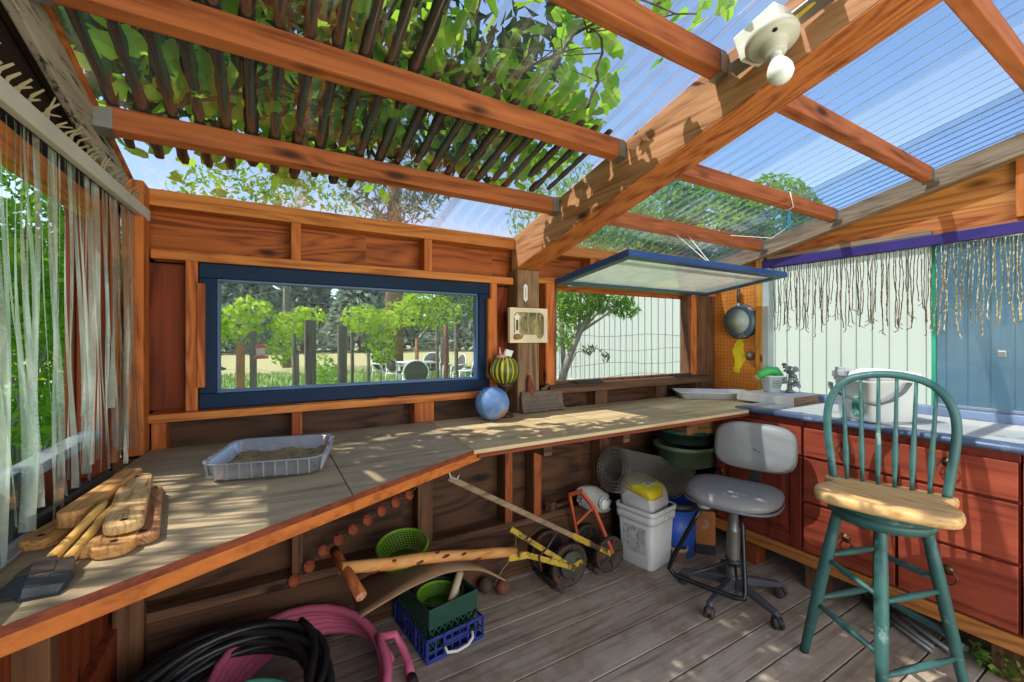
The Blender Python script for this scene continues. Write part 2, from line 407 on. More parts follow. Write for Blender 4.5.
# ---------------------------------------------------------------- left wall
wlft = thing('wall_left', (-.45, 1.0, 0), kind='structure')
def lpart(name, mat, *boxes, bevel=.003, parent=wlft):
    m = MB()
    for b in boxes: m.box(*b)
    return m.build(name, mat, parent, bevel=bevel)
lpart('corner_post', M_FIR_Z, (-.415, -.362, 1.93, 2.02, .9, 1.86))
lpart('stud', M_REDWOOD, (-.47, -.415, 1.70, 1.79, .9, 1.72)); lpart('stud', M_FIR_Z, (-.47, -.415, 1.86, 1.90, .9, 1.72))
lpart('sheathing', M_PLY_Z, (-.49, -.472, 1.69, 2.14, .0, 1.90), bevel=0)
lpart('lower_board', M_REDWOOD, (-.475, -.44, -.2, 2.02, 0, .30), bevel=.003)
lpart('lower_panel', M_REDWOOD, (-.475, -.46, 1.24, 1.70, .3, 1.02), (-.475, -.46, -.2, 1.24, .3, .90), bevel=0)
for y0 in (.55, .95, 1.3): lpart('stud', M_OLD_Z, (-.46, -.40, y0, y0+.045, .3, .86))
lpart('gable_board', wood('shade_dark_board', rgb(40,26,18), rgb(16,10,8), 'y', .9, rings=.3), (-.475, -.45, -.3, 2.05, 1.68, 1.83), bevel=0)  # gable wood coloured dark to carry the shade on it
m = MB(); m.prism([(-.3, 1.83), (2.05, 1.83), (2.05, 1.865), (-.3, 2.40)], 0, .025, Matrix(((0,0,1,-.475),(1,0,0,0),(0,1,0,0),(0,0,0,1))))
m.build('gable_board', _m['shade_dark_board'], wlft)
lpart('header', M_FIR_Y, (-.455, -.42, -.3, 1.70, 1.655, 1.715))
M_GREYFRAME = plain('grey_frame_paint', rgb(118,124,130), .5)
lpart('sill', M_GREYFRAME, (-.46, -.412, 1.24, 1.70, 1.015, 1.04))
# ---------------------------------------------------------------- right wall
wr = thing('wall_right', (3.0, 1.0, 0), kind='structure')
def rpart(name, mat, *boxes, bevel=.003):
    m = MB()
    for b in boxes: m.box(*b)
    return m.build(name, mat, wr, bevel=bevel)
def peg_mat():
    m, nt, N, L = _new('pegboard')
    t = N.new('ShaderNodeTexCoord'); v = N.new('ShaderNodeVectorMath'); v.operation = 'SCALE'; v.inputs['Scale'].default_value = 1/.0254
    L.new(t.outputs['Object'], v.inputs[0])
    fr = N.new('ShaderNodeVectorMath'); fr.operation = 'FRACTION'; L.new(v.outputs[0], fr.inputs[0])
    sb = N.new('ShaderNodeVectorMath'); sb.operation = 'SUBTRACT'; sb.inputs[1].default_value = (.5, .5, .5); L.new(fr.outputs[0], sb.inputs[0])
    ml = N.new('ShaderNodeVectorMath'); ml.operation = 'MULTIPLY'; ml.inputs[1].default_value = (0, 1, 1); L.new(sb.outputs[0], ml.inputs[0])
    ln = N.new('ShaderNodeVectorMath'); ln.operation = 'LENGTH'; L.new(ml.outputs[0], ln.inputs[0])
    r = ramp(N, [(0,0,0,1), (1,1,1,1)], [.12, .16]); L.new(ln.outputs['Value'], r.inputs[0])
    f = noise(N, L, coords(N, L), 5, 5); r2 = ramp(N, [rgb(190,104,34), rgb(222,140,56)], [.3, .7]); L.new(f, r2.inputs[0])
    mc = N.new('ShaderNodeMix'); mc.data_type = 'RGBA'; L.new(r.outputs[0], mc.inputs[0]); mc.inputs[6].default_value = rgb(70,34,12); L.new(r2.outputs[0], mc.inputs[7])
    return finish(m, N, L, mc.outputs[2], .55, 0, r.outputs[0], .3, .002)
rpart('pegboard', peg_mat(), (2.985, 2.992, 1.70, 2.03, .93, 1.86), bevel=0)
rpart('sheathing', M_OLDPLY, (2.995, 3.01, 1.62, 2.12, 0, 1.88), bevel=0)
rpart('stud', M_OSB, (2.955, 2.992, 1.655, 1.70, .93, 1.87))
M_PALE = plain('pale_grey_paint', rgb(176,180,180), .5)
rpart('jamb', M_PALE, (2.96, 3.03, 1.615, 1.655, .93, 1.80))
rpart('gable_board', M_FIR_Y, (2.985, 3.01, -.2, 1.70, 1.84, 1.93))
m = MB(); m.prism([(-.2, 1.93), (1.70, 1.93), (1.70, 1.945), (-.2, 2.39)], 0, .025, Matrix(((0,0,1,2.985),(1,0,0,0),(0,1,0,0),(0,0,0,1)))); m.build('gable_panel', wood('gable_wood', rgb(216,146,74), rgb(168,96,42), 'y', .7, rings=.6), wr)
rpart('ledger', M_GREYBEAM, (2.962, 2.985, .80, 1.63, 1.842, 1.87))
rpart('stud', M_FIR_Z, (2.955, 2.985, .455, .515, 1.86, 2.24))
rpart('lower_panel', M_OLDPLY, (2.995, 3.01, -.3, 1.62, 0, .90), bevel=0)
rpart('sill', plain('blue_sill_paint', rgb(108,128,160), .45, var=.3), (2.965, 3.05, -.3, 1.62, .90, .955))
m = MB(); m.box(2.955, 2.985, -.2, 1.66, 1.785, 1.84); m.build('trim_1', M_PURPLE, kind='structure', bevel=.003)
# tinted sliding pane at the near end of the right opening
w3 = thing('window_3', (3.03, .3, .955), kind='structure')
m = MB(); m.box(3.018, 3.022, -.3, .80, .962, 1.80); m.build('pane', clear('blue_tinted_pane', (.40, .56, .70, 1), .3, .22, (.30, .42, .55, 1), .12), w3)
m = MB(); m.box(3.01, 3.03, .795, .812, .957, 1.80); m.build('edge_strip', plain('green_edge', rgb(44,150,116), .4), w3, bevel=.002)
m = MB(); m.box(3.01, 3.03, -.3, .80, .957, .972); m.build('bottom_rail', plain('rail_grey', rgb(120,132,145), .4), w3, bevel=.002)
m = MB(); m.box(3.005, 3.02, .55, .58, 1.22, 1.25); m.build('latch', M_GALV, w3, bevel=.003)

# ---------------------------------------------------------------- ceiling
ce = thing('ceiling', (1.3, .5, 1.9), kind='structure')
def slope_box(m, x0, x1, y0, y1, d0, d1):
    """board along the slope: d0/d1 depth below the sheet"""
    v = []
    for y in (y0, y1):
        for x, d in ((x0, d1), (x1, d1), (x1, d0), (x0, d0)): v.append((x, y, roof(y)-d))
    m._add(v, [(0,1,2,3), (7,6,5,4), (0,4,5,1), (1,5,6,2), (2,6,7,3), (3,7,4,0)])
def cbeam(name, mat, x0, x1, y0, y1, d0, d1, bevel=.004):
    m = MB(); slope_box(m, x0, x1, y0, y1, d0, d1); return m.build(name, mat, ce, bevel=bevel)
cbeam('beam', M_BEAM, 1.20, 1.34, -1.2, 2.06, .012, .193)
cbeam('beam', M_FIR_Y, 1.199, 1.341, -1.2, 2.06, .1932, .199)
cbeam('rafter', M_WHITEBEAM, -.432, -.41, -1.2, 2.02, .022, .132)
cbeam('rafter_shade_strip', _m['shade_dark_board'], -.448, -.4322, -1.2, 2.02, .022, .128)  # dark piece added to the rafter, shade of its underside given by colour
cbeam('ledger', M_FIR_Y, -.448, -.40, -1.2, 2.04, .010, .024)
cbeam('rafter', M_GREYBEAM, 2.94, 2.98, -1.2, 2.08, .010, .075)
cbeam('rafter', M_GREYBEAM, 2.925, 2.98, -1.2, 2.08, .076, .098)
cbeam('rafter', M_GREYBEAM, 2.91, 2.98, -1.2, 2.08, .099, .118)
PY = (1.63, 1.205, .79, .37, -.05, -.5)
def purlin(x0, x1, y):
    m = MB(); slope_box(m, x0, x1, y-.017, y+.021, .011, .077); p = m.build('purlin', M_PURLIN, ce, bevel=.003)
    return p
for y in PY:
    a = purlin(-.385, 1.197, y); b = purlin(1.343, 2.905, y)
    for p, xs in ((a, ((-.41, -.37), (1.165, 1.199))), (b, ((1.341, 1.37), (2.875, 2.908)))):
        for x0, x1 in xs:
            m = MB(); slope_box(m, x0, x1, y-.0195, y-.0175, .02, .079); slope_box(m, x0, x1, y+.0215, y+.0235, .02, .079); slope_box(m, x0, x1, y-.0195, y+.0235, .0775, .0795)
            m.build('joist_hanger', M_GALV, p)
PER = .0676
def sheet(x0, x1, lift):
    n = int((x1-x0)/PER*10)+1; rows = []
    xs = np.linspace(x0, x1, n)
    for y in (-1.25, 0, 1.0, 2.16):
        rows.append([(x, y, roof(y)+lift+.0085*math.cos(2*PI*x/PER)) for x in xs])
    m = MB(); m.grid(rows); return m.build('roofing_sheet', M_ROOF, ce)
for i in range(5): sheet(-.50+.61*i, -.50+.61*(i+1)+.05, .0015*(i % 2))
M_ROOF_B = clear('blue_tinted_roofing', (.50, .64, .78, 1), .10, .07, (.55, .68, .85, 1), .10, .03, .22)
bpy.data.objects['roofing_sheet.003'].data.materials[0] = clear('pale_blue_roofing', (.70, .83, .93, 1), .10, .05, (.7, .8, .95, 1), .10, .03, .22)
sheet(2.50, 3.16, .003).data.materials[0] = M_ROOF_B

# ---------------------------------------------------------------- windows
w1 = thing('window_1', (.41, 2.05, 1.05), kind='structure')
def ring_frame(m, x0, x1, z0, z1, wd, y0, y1):
    m.box(x0, x1, y0, y1, z0, z0+wd); m.box(x0, x1, y0, y1, z1-wd, z1); m.box(x0, x0+wd, y0, y1, z0+wd, z1-wd); m.box(x1-wd, x1, y0, y1, z0+wd, z1-wd); return m
ring_frame(MB(), -.217, 1.044, 1.034, 1.603, .058, 2.032, 2.085).build('frame', M_NAVY, w1, bevel=.004)
ring_frame(MB(), -.160, .987, 1.091, 1.546, .012, 2.045, 2.08).build('glazing_bead', plain('grey_blue_bead', rgb(54,84,126), .4), w1, bevel=.002)
m = MB(); m.box(-.155, .982, 2.062, 2.066, 1.095, 1.541); m.build('pane', M_PANE, w1)
w2 = thing('window_2', (2.16, 1.74, 1.62), kind='structure')
SA = math.atan2(.072, .575)
def sash_box(m, x0, x1, d0, d1, t0, t1):
    """d along the sash from the hinge towards the room, t its thickness"""
    ca, sa = math.cos(SA), math.sin(SA)
    M = Matrix(((1,0,0,0),(0,-ca,sa,2.015),(0,sa,ca,1.622),(0,0,0,1)))
    m.box(x0, x1, d0, d1, t0, t1, M)
X0, X1, DD = 1.472, 2.855, .58
m = MB(); sash_box(m, X0, X1, 0, .05, 0, .034); sash_box(m, X0, X1, DD-.05, DD, 0, .034); sash_box(m, X0, X0+.05, .05, DD-.05, 0, .034); sash_box(m, X1-.05, X1, .05, DD-.05, 0, .034)
sash = m.build('sash', worn_paint('blue_grey_paint', rgb(56,82,112), rgb(140,150,150), .68, .45, 6), w2, bevel=.003)
m = MB(); sash_box(m, X0-.003, X0, -.002, DD, .004, .03); sash_box(m, X0, X1, DD, DD+.003, .004, .03); m.build('edge_paint', M_NAVY_EDGE, sash)
m = MB(); sash_box(m, X0+.05, X1-.05, .05, DD-.05, .013, .017); m.build('pane', clear('dusty_pane', (.90, .93, .86, 1), .2, .60, (.93, .94, .86, 1), .08), w2)
m = MB()
for x in (X0+.12, X1-.12): m.tube([(x-.04, 2.018, 1.622), (x+.04, 2.018, 1.622)], .007)
m.build('hinge', M_GALV, w2)
m = MB(); m.box(1.47, 1.49, 2.03, 2.10, 1.035, 1.625); m.box(2.68, 2.70, 2.03, 2.10, 1.035, 1.625); m.box(1.47, 2.70, 2.06, 2.11, 1.035, 1.05); m.build('stop', M_OLD_Z, w2)

for x in (1.62, 2.50):
    m = MB(); m.box(x, x+.20, 1.985, 2.02, 1.0355, 1.043); m.box(x, x+.20, 2.016, 2.02, 1.043, 1.056); m.build('sill_bracket', plain('dark_bracket', rgb(70,66,60), .5, .5), w2, bevel=.001)
# ---------------------------------------------------------------- workbench
M_TOP_L = wood('weathered_top', rgb(184,165,134), rgb(118,102,80), 'x', .7, rings=.2, knots=False, worn=rgb(148,130,104), rough=.75, bstr=.3)
M_TOP_R = wood('plywood_top', rgb(206,184,142), rgb(152,128,92), 'x', .6, rings=.25, knots=False, worn=rgb(176,152,112), rough=.7)
M_EDGE = wood('plywood_edge', rgb(132,62,34), rgb(80,34,18), 'x', 1.2, rings=.1, knots=False)
M_TRIM = wood('orange_trim', rgb(192,108,44), rgb(140,72,26), 'x', 1, rings=.3)
bench = thing('workbench', (.9, 1.6, 0), 'long L-shaped wooden workbench with orange front edge below the blue window', 'workbench')
def worktop(pts, mat):
    m = MB(); m.prism(pts, .885, .90); return m.build('worktop', mat, bench, bevel=.0015)
worktop([(.203, 1.168), (.660, 1.41), (.708, 2.01), (.203, 2.01)], M_TOP_L)
worktop([(-.46, .815), (.20, 1.166), (.20, 2.01), (-.36, 2.01), (-.40, 1.6), (-.44, 1.0)], M_TOP_L)
worktop([(.663, 1.41), (2.38, 1.405), (2.45, 1.50), (2.98, 1.50), (2.98, 2.01), (.711, 2.01)], M_TOP_R)
ang = math.atan2(1.41-.815, .66+.46)
def off(p, d): return (p[0]-math.sin(ang)*d, p[1]+math.cos(ang)*d)
m = MB(); a, b = off((-.46,.815), .0175), off((.70,1.431), .0175); m.bar((a[0], a[1], .870), (b[0], b[1], .870), .038, .030); m.build('front_trim', M_TRIM, bench, bevel=.003)
m = MB(); a, b = off((-.46,.815), -.0012), off((.66,1.41), -.0012); m.bar((a[0], a[1], .8925), (b[0], b[1], .8925), .002, .0155); m.build('edge_strip', M_EDGE, bench)
m = MB(); m.bar((.68, 1.424, .877), (2.38, 1.419, .877), .03, .016); m.build('front_trim', M_EDGE, bench, bevel=.002)
for x in (-.2, .15, .5): m = MB(); m.box(x, x+.04, 1.15+(x+.2)*.5, 2.01, .80, .884); m.build('joist', M_OLD_X, bench)
for x in (1.0, 1.45, 1.9, 2.7): m = MB(); m.box(x, x+.04, 1.45, 2.01, .82, .884); m.build('joist', M_OLD_X, bench)
for (x, y) in ((-.42, .95),):
    m = MB(); m.box(x, x+.04, y, y+.06, 0, .885); m.build('leg', M_OLD_Z, bench, bevel=.003)
# ---------------------------------------------------------------- red cabinets on their plank base
M_RED = wood('red_stain_y', rgb(160,74,52), rgb(110,44,30), 'y', .8, rings=.3, knots=False, rough=.42, bstr=.08)
M_REDZ = wood('red_stain_z', rgb(142,58,42), rgb(98,36,26), 'z', .8, rings=.3, knots=False, rough=.42, bstr=.08)
M_BRASS = plain('aged_brass', rgb(104,76,52), .4, .75, .3, 20)
base = thing('cabinet_platform', (2.7, .6, 0), 'wooden plank base on short blocks that carries the red cabinets', 'platform')
m = MB(); m.box(2.41, 2.448, -.4, 1.66, .14, .20); m.box(2.45, 2.98, -.4, 1.66, .165, .20); m.build('plank', wood('base_plank', rgb(186,122,60), rgb(130,76,32), 'y', .9), base, bevel=.003)
for y in (1.40, 1.06, .40, -.2):
    m = MB(); m.box(2.45, 2.54, y, y+.09, 0, .163); m.build('block', M_OLD_Z if y < 1.3 else M_REDWOOD, base, bevel=.004)
    m = MB(); m.box(2.88, 2.97, y, y+.09, 0, .163); m.build('block', M_OLD_Z, base, bevel=.004)
def cabinet(y0, y1, label, fronts):
    c = thing('base_cabinet', (2.7, (y0+y1)/2, .2), label, 'cabinet', group='red base cabinets under the counter')
    m = MB(); m.box(2.436, 2.975, y0, y1, .20, .876); m.build('body', M_REDZ, c, bevel=.002)
    for z0, z1, kind, rings in fronts:
        f = MB()
        a, b = y0+.004, y1-.004
        if kind == 'door':
            w = .052
            f.box(2.416, 2.436, a, b, z0, z0+w); f.box(2.416, 2.436, a, b, z1-w, z1); f.box(2.416, 2.436, a, a+w, z0+w, z1-w); f.box(2.416, 2.436, b-w, b, z0+w, z1-w)
            f.box(2.426, 2.436, a+w, b-w, z0+w, z1-w)
            # raised field
            f.loft([[(2.426, a+w+.012, z0+w+.012), (2.426, b-w-.012, z0+w+.012), (2.426, b-w-.012, z1-w-.012), (2.426, a+w+.012, z1-w-.012)],
                    [(2.419, a+w+.035, z0+w+.035), (2.419, b-w-.035, z0+w+.035), (2.419, b-w-.035, z1-w-.035), (2.419, a+w+.035, z1-w-.035)]], smooth=False)
            o = f.build('door', M_REDZ, c, bevel=.0015)
        else:
            f.box(2.416, 2.436, a, b, z0, z1); o = f.build('drawer', M_RED, c, bevel=.003)
        for ry, rz in rings:
            h = MB()
            Mx = Matrix.Translation((2.416, ry, rz)) @ Matrix.Rotation(-PI/2, 4, 'Y')
            h.lathe([(0, .0), (.019, .0), (.021, .003), (.012, .007), (.007, .014), (0, .016)], 16, Mx)
            h.tube([(2.402-.004*math.sin(t/2), ry+.029*math.sin(t), rz-.024+.029*math.cos(t)) for t in np.linspace(0, 2*PI, 22)[:-1]], .0032, 6, closed=True)
            h.build('ring_pull', M_BRASS, o)
D3 = ((.702, .845), (.470, .689), (.210, .457))
cabinet(1.148, 1.636, 'red cabinet with one drawer over a panelled door, beside the bench corner', [(.702, .845, 'drawer', [(1.39, .775)]), (.215, .689, 'door', [(1.60, .5)])])
cabinet(.768, 1.144, 'red three-drawer cabinet just right of the panelled door', [(a, b, 'drawer', [(.955, (a+b)/2+.02)]) for a, b in D3])
cabinet(.410, .764, 'red three-drawer cabinet standing behind the teal bar stool', [(a, b, 'drawer', [(.60, (a+b)/2+.03)]) for a, b in D3])
cabinet(-.05, .406, 'red cabinet cut off by the picture edge, furthest from the bench', [(a, b, 'drawer', [(.18, (a+b)/2+.03)]) for a, b in D3])
ct = thing('countertop', (2.7, .6, .88), 'blue-edged counter with worn pale top over the red cabinets', 'countertop')
m = MB(); m.box(2.405, 2.962, -.4, 1.495, .879, .911); m.build('slab', worn_paint('blue_counter_paint', rgb(80,92,114), rgb(150,154,162), .57, .35, 6), ct, bevel=.006, seg=3)
m = MB(); m.box(2.47, 2.955, -.4, 1.49, .9112, .9135); m.build('worn_top', worn_paint('worn_counter_top', rgb(172,172,166), rgb(122,112,100), .6, .5, 5, (2, 1, 1)), ct)
m = MB(); m.tube([(2.404, y, .897) for y in (-.4, 1.495)], .0145, 10); m.build('edge_moulding', worn_paint('blue_edge', rgb(76,90,116), rgb(136,142,156), .57, .35, 8), ct)
# ---------------------------------------------------------------- plastic tray of dried mud on the bench
def rrect(x0, x1, y0, y1, r, z, n=5):
    p = []
    for cx, cy, a0 in ((x1-r, y1-r, 0), (x0+r, y1-r, 90), (x0+r, y0+r, 180), (x1-r, y0+r, 270)):
        for i in range(n+1):
            a = R(a0+90*i/n); p.append((cx+r*math.cos(a), cy+r*math.sin(a), z))
    return p
def M2(loc, rz): return Matrix.Translation(loc) @ Matrix.Rotation(rz, 4, 'Z')
t = thing('plastic_tray', (.035, 1.56, .9), 'shallow clear plastic tray holding dried mud on the workbench', 'tray', rz=R(-13.5))
m = MB(); hx, hy = .165, .165
prof = [(-.028, 0, .0), (-.012, .004, 0), (0, .012, 0), (.008, .058, .0), (.018, .060, 0), (.018, .0565, 0), (.006, .054, 0), (-.003, .013, 0), (-.014, .007, 0), (-.03, .004, 0)]
m.loft([rrect(-hx+.02-d, hx-.02+d, -hy+.02-d, hy-.02+d, .045+d*.5, z) for d, z, _ in prof])
for i in range(9):
    for s in (-1, 1):
        x = -.12+.03*i; m.bar((x, s*(hy-.017), .012), (x, s*(hy-.010), .055), .006, .004, (1,0,0)); m.bar((s*(hx-.017), x, .012), (s*(hx-.010), x, .055), .006, .004, (0,1,0))
m.build('shell', clear('milky_plastic', (.86, .88, .93, 1), .3, .34, (.80, .84, .94, 1), .25), t, world=False)
m = MB(); k = 22; rows = []
for i in range(k):
    rows.append([(-.135+.27*j/(k-1), -.135+.27*i/(k-1), .012+.012*rng.random()+.008*math.sin(j*.7)*math.cos(i*.9)) for j in range(k)])
m.grid(rows)
m.build('dried_mud', plain('dried_mud', rgb(142,124,92), .95, 0, .35, 30, .2, .8), t, world=False)
# ---------------------------------------------------------------- pile of wooden pieces
M_PALEW = [wood('pale_wood_a', rgb(206,172,122), rgb(152,112,66), 'y', 3, rings=.5, knots=False), wood('pale_wood_b', rgb(176,128,88), rgb(122,76,46), 'y', 3, rings=.6, knots=False), wood('pale_wood_c', rgb(206,156,96), rgb(148,98,50), 'y', 3, rings=.4, knots=False)]
def paddle(p, q, w, h, label, mat, holes=True, tilt=0):
    """a plank with rounded ends and a drilled hole near each end; p, q its end centres (underside)"""
    p, q = Vector(p), Vector(q); d = q-p; L = d.length; rz = math.atan2(-d.x, d.y)
    o = thing('wooden_paddle', (p+q)/2, label, 'slat', rz, group='wooden slats piled on the bench')
    pt = math.asin(d.z/L); T = Matrix.Rotation(pt, 4, 'X')
    r = w*.42; pts = []
    for cx, cy, a0 in ((w/2-r, L/2-r, 0), (-w/2+r, L/2-r, 90), (-w/2+r, -L/2+r, 180), (w/2-r, -L/2+r, 270)):
        for i in range(6): pts.append((cx+r*math.cos(R(a0+18*i)), cy+r*math.sin(R(a0+18*i))))
    m = MB(); m.prism(pts, 0, h, T); m.build('plank', mat, o, world=False, bevel=.004, seg=3)
    if holes:
        for s in (-1, 1):
            m = MB(); m.lathe([(0, h+.0004), (.0065, h+.0004), (.0065, h-.002), (0, h-.002)], 14, T @ Matrix.Translation((0, s*(L/2-.028), 0))); m.build('hole', M_DARK, o, world=False)
    return o
paddle((-.245,1.055,.901), (-.262,1.33,.901), .066, .022, 'short pale slat with rounded end, nearest the front edge of the bench', M_PALEW[2])
paddle((-.207,1.088,.901), (-.255,1.425,.905), .055, .020, 'brown ridged slat lying along the right side of the pile', M_PALEW[1])
paddle((-.385,1.165,.901), (-.325,1.43,.901), .062, .020, 'orange-brown slat at the bottom left of the pile', M_PALEW[2])
paddle((-.345,1.20,.922), (-.305,1.52,.922), .046, .034, 'thick rounded wooden stick lying on the left of the slat pile', M_PALEW[2], False)
paddle((-.238,1.10,.926), (-.288,1.475,.930), .062, .020, 'pale flat slat with drilled ends on top of the pile', M_PALEW[0])
m = MB(); m.cbox((-.262, 1.125, .9235), (.03, .03, .0), (0,0,.3)) if False else m.cbox((-.282, 1.10, .9135), (.03, .045, .024), (0, 0, .15))
tag(m.build('wood_block', M_PALEW[2], bevel=.003), 'small wooden block tucked under the top slat of the pile', 'block')
def brush(p, q, label, k):
    p, q = Vector(p), Vector(q); d = (q-p); L = d.length; rz = math.atan2(-d.x, d.y)
    o = thing('paint_brush', (p.x, p.y, p.z), label, 'brush', rz, group='paint brushes beside the slats')
    T = Matrix.Rotation(math.asin(d.z/L), 4, 'X')
    m = MB(); m.tube([T @ Vector((0, y, 0)) for y in np.linspace(.0, L, 9)], [.0085, .0095, .0085, .008, .008, .0085, .0095, .0085, .005], 10); m.build('handle', wood('bamboo', rgb(214,172,96), rgb(160,112,48), 'y', 4, rings=.1, knots=False), o, world=False)
    m = MB(); m.loft([[(T @ Vector((x*a, y, z*b))) for x, z in ((-1,-1),(1,-1),(1,1),(-1,1))] for y, a, b in ((.012, .011, .009), (-.02, .022, .008), (-.03, .024, .008))], smooth=False); m.build('ferrule', plain('brush_ferrule', rgb(62,52,44), .5), o, world=False)
    m = MB(); m.loft([[(T @ Vector((x*a, y, z*b-.001))) for x, z in ((-1,-1),(1,-1),(1,1),(-1,1))] for y, a, b in ((-.03, .023, .007), (-.06, .025, .006), (-.078, .024, .003))], smooth=False); m.build('bristles', plain('black_bristles', rgb(44,50,56), .8, 0, .3, 60, bstr=.5), o, world=False)
brush((-.325,1.038,.918), (-.297,1.245,.952), 'paint brush with yellow handle, further from the bench edge', 0)
brush((-.300,1.028,.915), (-.282,1.235,.945), 'paint brush with yellow handle, nearer the pale slats', 1)
m = MB(); m.bar((-.405,1.00,.905), (-.405,1.20,.906), .022, .008); tag(m.build('steel_bar', plain('brushed_steel', rgb(176,178,178), .35, .8), bevel=.002), 'flat steel bar lying on the bench at the far left', 'metal bar')
m = MB(); m.bar((-.435,1.12,.922), (-.372,1.575,.922), .03, .044); tag(m.build('black_rail', plain('black_rail_paint', rgb(34,36,38), .4), bevel=.006), 'black rail lying along the foot of the left wall', 'rail')
s = thing('old_window_sash', (-.43, .95, .9), 'grey-framed dark glass sash standing in the left opening at the picture edge', 'window sash')
m = MB()
for a, b, c, d in ((.55,1.245,.905,.925),(1.215,1.245,.925,1.045),(.55,.575,.925,1.045)): m.box(-.425, -.405, a, b, c, d)
m.build('frame', M_GREYFRAME, s, bevel=.003)
m = MB(); m.box(-.418, -.412, .575, 1.215, .925, 1.045); m.build('pane', plain('dark_teal_glass', rgb(30,62,62), .08, 0, .2, 3, spec=.8), s)
# ---------------------------------------------------------------- ball, striped lantern, plaque
g = thing('globe', (.985, 1.88, .9), 'faded blue globe resting on the workbench below the window corner', 'globe')
def globe_mat():
    m, nt, N, L = _new('globe_map')
    v = coords(N, L); f = noise(N, L, v, 9, 6, .55); r = ramp(N, [rgb(84,116,166), rgb(116,142,180), rgb(160,122,100), rgb(150,102,80)], [.42, .565, .58, .8]); L.new(f, r.inputs[0])
    return finish(m, N, L, r.outputs[0], .6)
m = MB(); m.sphere((.985,1.88,.984), .085, (1, 1, .985), 32, 20, (.4, .2, 0)); m.build('ball', globe_mat(), g)
m = MB(); m.tube([(.985+.0855*math.cos(t)*math.cos(.5), 1.88+.0855*math.cos(t)*math.sin(.5), .984+.084*math.sin(t)) for t in np.linspace(0, 2*PI, 48)[:-1]], .0012, 5, closed=True); m.build('seam', plain('globe_seam', rgb(84,112,160), .4), g)
ln = thing('striped_lantern', (1.085, 1.93, .9), 'green and yellow ribbed lantern on a dark stand behind the globe', 'lantern')
def stripe_mat():
    m, nt, N, L = _new('melon_stripes')
    t = N.new('ShaderNodeTexCoord'); sx = N.new('ShaderNodeSeparateXYZ'); L.new(t.outputs['Object'], sx.inputs[0])
    at = N.new('ShaderNodeMath'); at.operation = 'ARCTAN2'; L.new(sx.outputs['Y'], at.inputs[0]); L.new(sx.outputs['X'], at.inputs[1])
    ml = N.new('ShaderNodeMath'); ml.operation = 'MULTIPLY'; ml.inputs[1].default_value = 16; L.new(at.outputs[0], ml.inputs[0])
    sn = N.new('ShaderNodeMath'); sn.operation = 'SINE'; L.new(ml.outputs[0], sn.inputs[0])
    f = noise(N, L, t.outputs['Object'], 14, 3); ad = N.new('ShaderNodeMath'); ad.operation = 'ADD'; L.new(sn.outputs[0], ad.inputs[0])
    m4 = N.new('ShaderNodeMath'); m4.operation = 'MULTIPLY_ADD'; m4.inputs[1].default_value = 1.6; m4.inputs[2].default_value = -.8; L.new(f, m4.inputs[0]); L.new(m4.outputs[0], ad.inputs[1])
    r = ramp(N, [rgb(66,84,28), rgb(118,128,36), rgb(190,160,46)], [.1, .45, .8]); L.new(ad.outputs[0], r.inputs[0])
    return finish(m, N, L, r.outputs[0], .35)
m = MB(); n = 64; loops = []
for i in range(1, 16):
    a = -PI/2+PI*i/16; loops.append([(1.085+.076*math.cos(a)*math.cos(2*PI*j/n)*(1+.03*math.cos(16*2*PI*j/n)), 1.93+.076*math.cos(a)*math.sin(2*PI*j/n)*(1+.03*math.cos(16*2*PI*j/n)), 1.142+.077*math.sin(a)) for j in range(n)])
m.loft(loops); m.build('ribbed_ball', stripe_mat(), ln)
m = MB(); m.lathe([(.045, .90), (.046, .91), (.03, .92), (.014, .94), (.012, .97), (.022, .985), (.013, 1.0), (.013, 1.03), (.036, 1.055), (.045, 1.075), (.03, 1.075)], 20, Matrix.Translation((1.085,1.93,0))); m.build('stand', plain('dark_bronze', rgb(62,46,34), .5, .3), ln)
m = MB(); m.cbox((1.10,1.92,1.232), (.05,.012,.034), (.3,.2,.3)); m.build('paper_tag', plain('white_paper', rgb(226,226,222), .7), ln)
m = MB(); m.tube([(1.06,1.93,1.205), (1.057,1.93,1.235), (1.052,1.928,1.262)], [.006,.006,.003], 8); m.lathe([(.03,1.209),(.022,1.222),(.012,1.226),(.0,1.226)], 14, Matrix.Translation((1.065,1.93,0))); m.build('cap', plain('pink_cap', rgb(208,140,132), .5), ln)
p = thing('stone_plaque', (1.385, 2.0, .9), 'grey engraved stone plaque leaning on the post below the small picture', 'plaque')
M_STONE = plain('grey_stone', rgb(104,92,80), .9, 0, .22, 30, bstr=.6)
T = Matrix.Translation((1.345, 1.965, .902)) @ Matrix.Scale(1.12, 4) @ Matrix.Rotation(R(-10), 4, 'X')
m = MB(); m.loft([[(T @ Vector((x*(1-.06*k), y, z))) for x, y in ((-.125,-.016),(.125,-.016),(.125,.016),(-.125,.016))] for z, k in ((0, 0), (.075, .3), (.10, .9))], smooth=False)
m.box(-.128, .128, -.03, -.014, 0, .012, T); m.build('slab', M_STONE, p, bevel=.005)
m = MB()
for r_, z in enumerate((.072, .05, .03)):
    for i in range(13): m.cbox(T @ Vector((-.09+.015*i, -.0165, z)), (.008*(.5+rng.random()*.6), .002, .012), (R(-10), 0, rng.uniform(-.1, .1)))
m.build('worn_engraving', plain('engraving_dark', rgb(92,81,70), .9), p)
m = MB(); m.tube([(1.35,1.99,1.016), (1.38,1.99,1.024), (1.405,1.995,1.042), (1.42,2.0,1.034)], [.010,.013,.010,.004], 8); tag(m.build('dry_seed_pod', plain('dry_pod', rgb(96,74,48), .8)), 'small curled brown pod lying on top of the stone plaque', 'seed pod')
m = MB(); rows = []
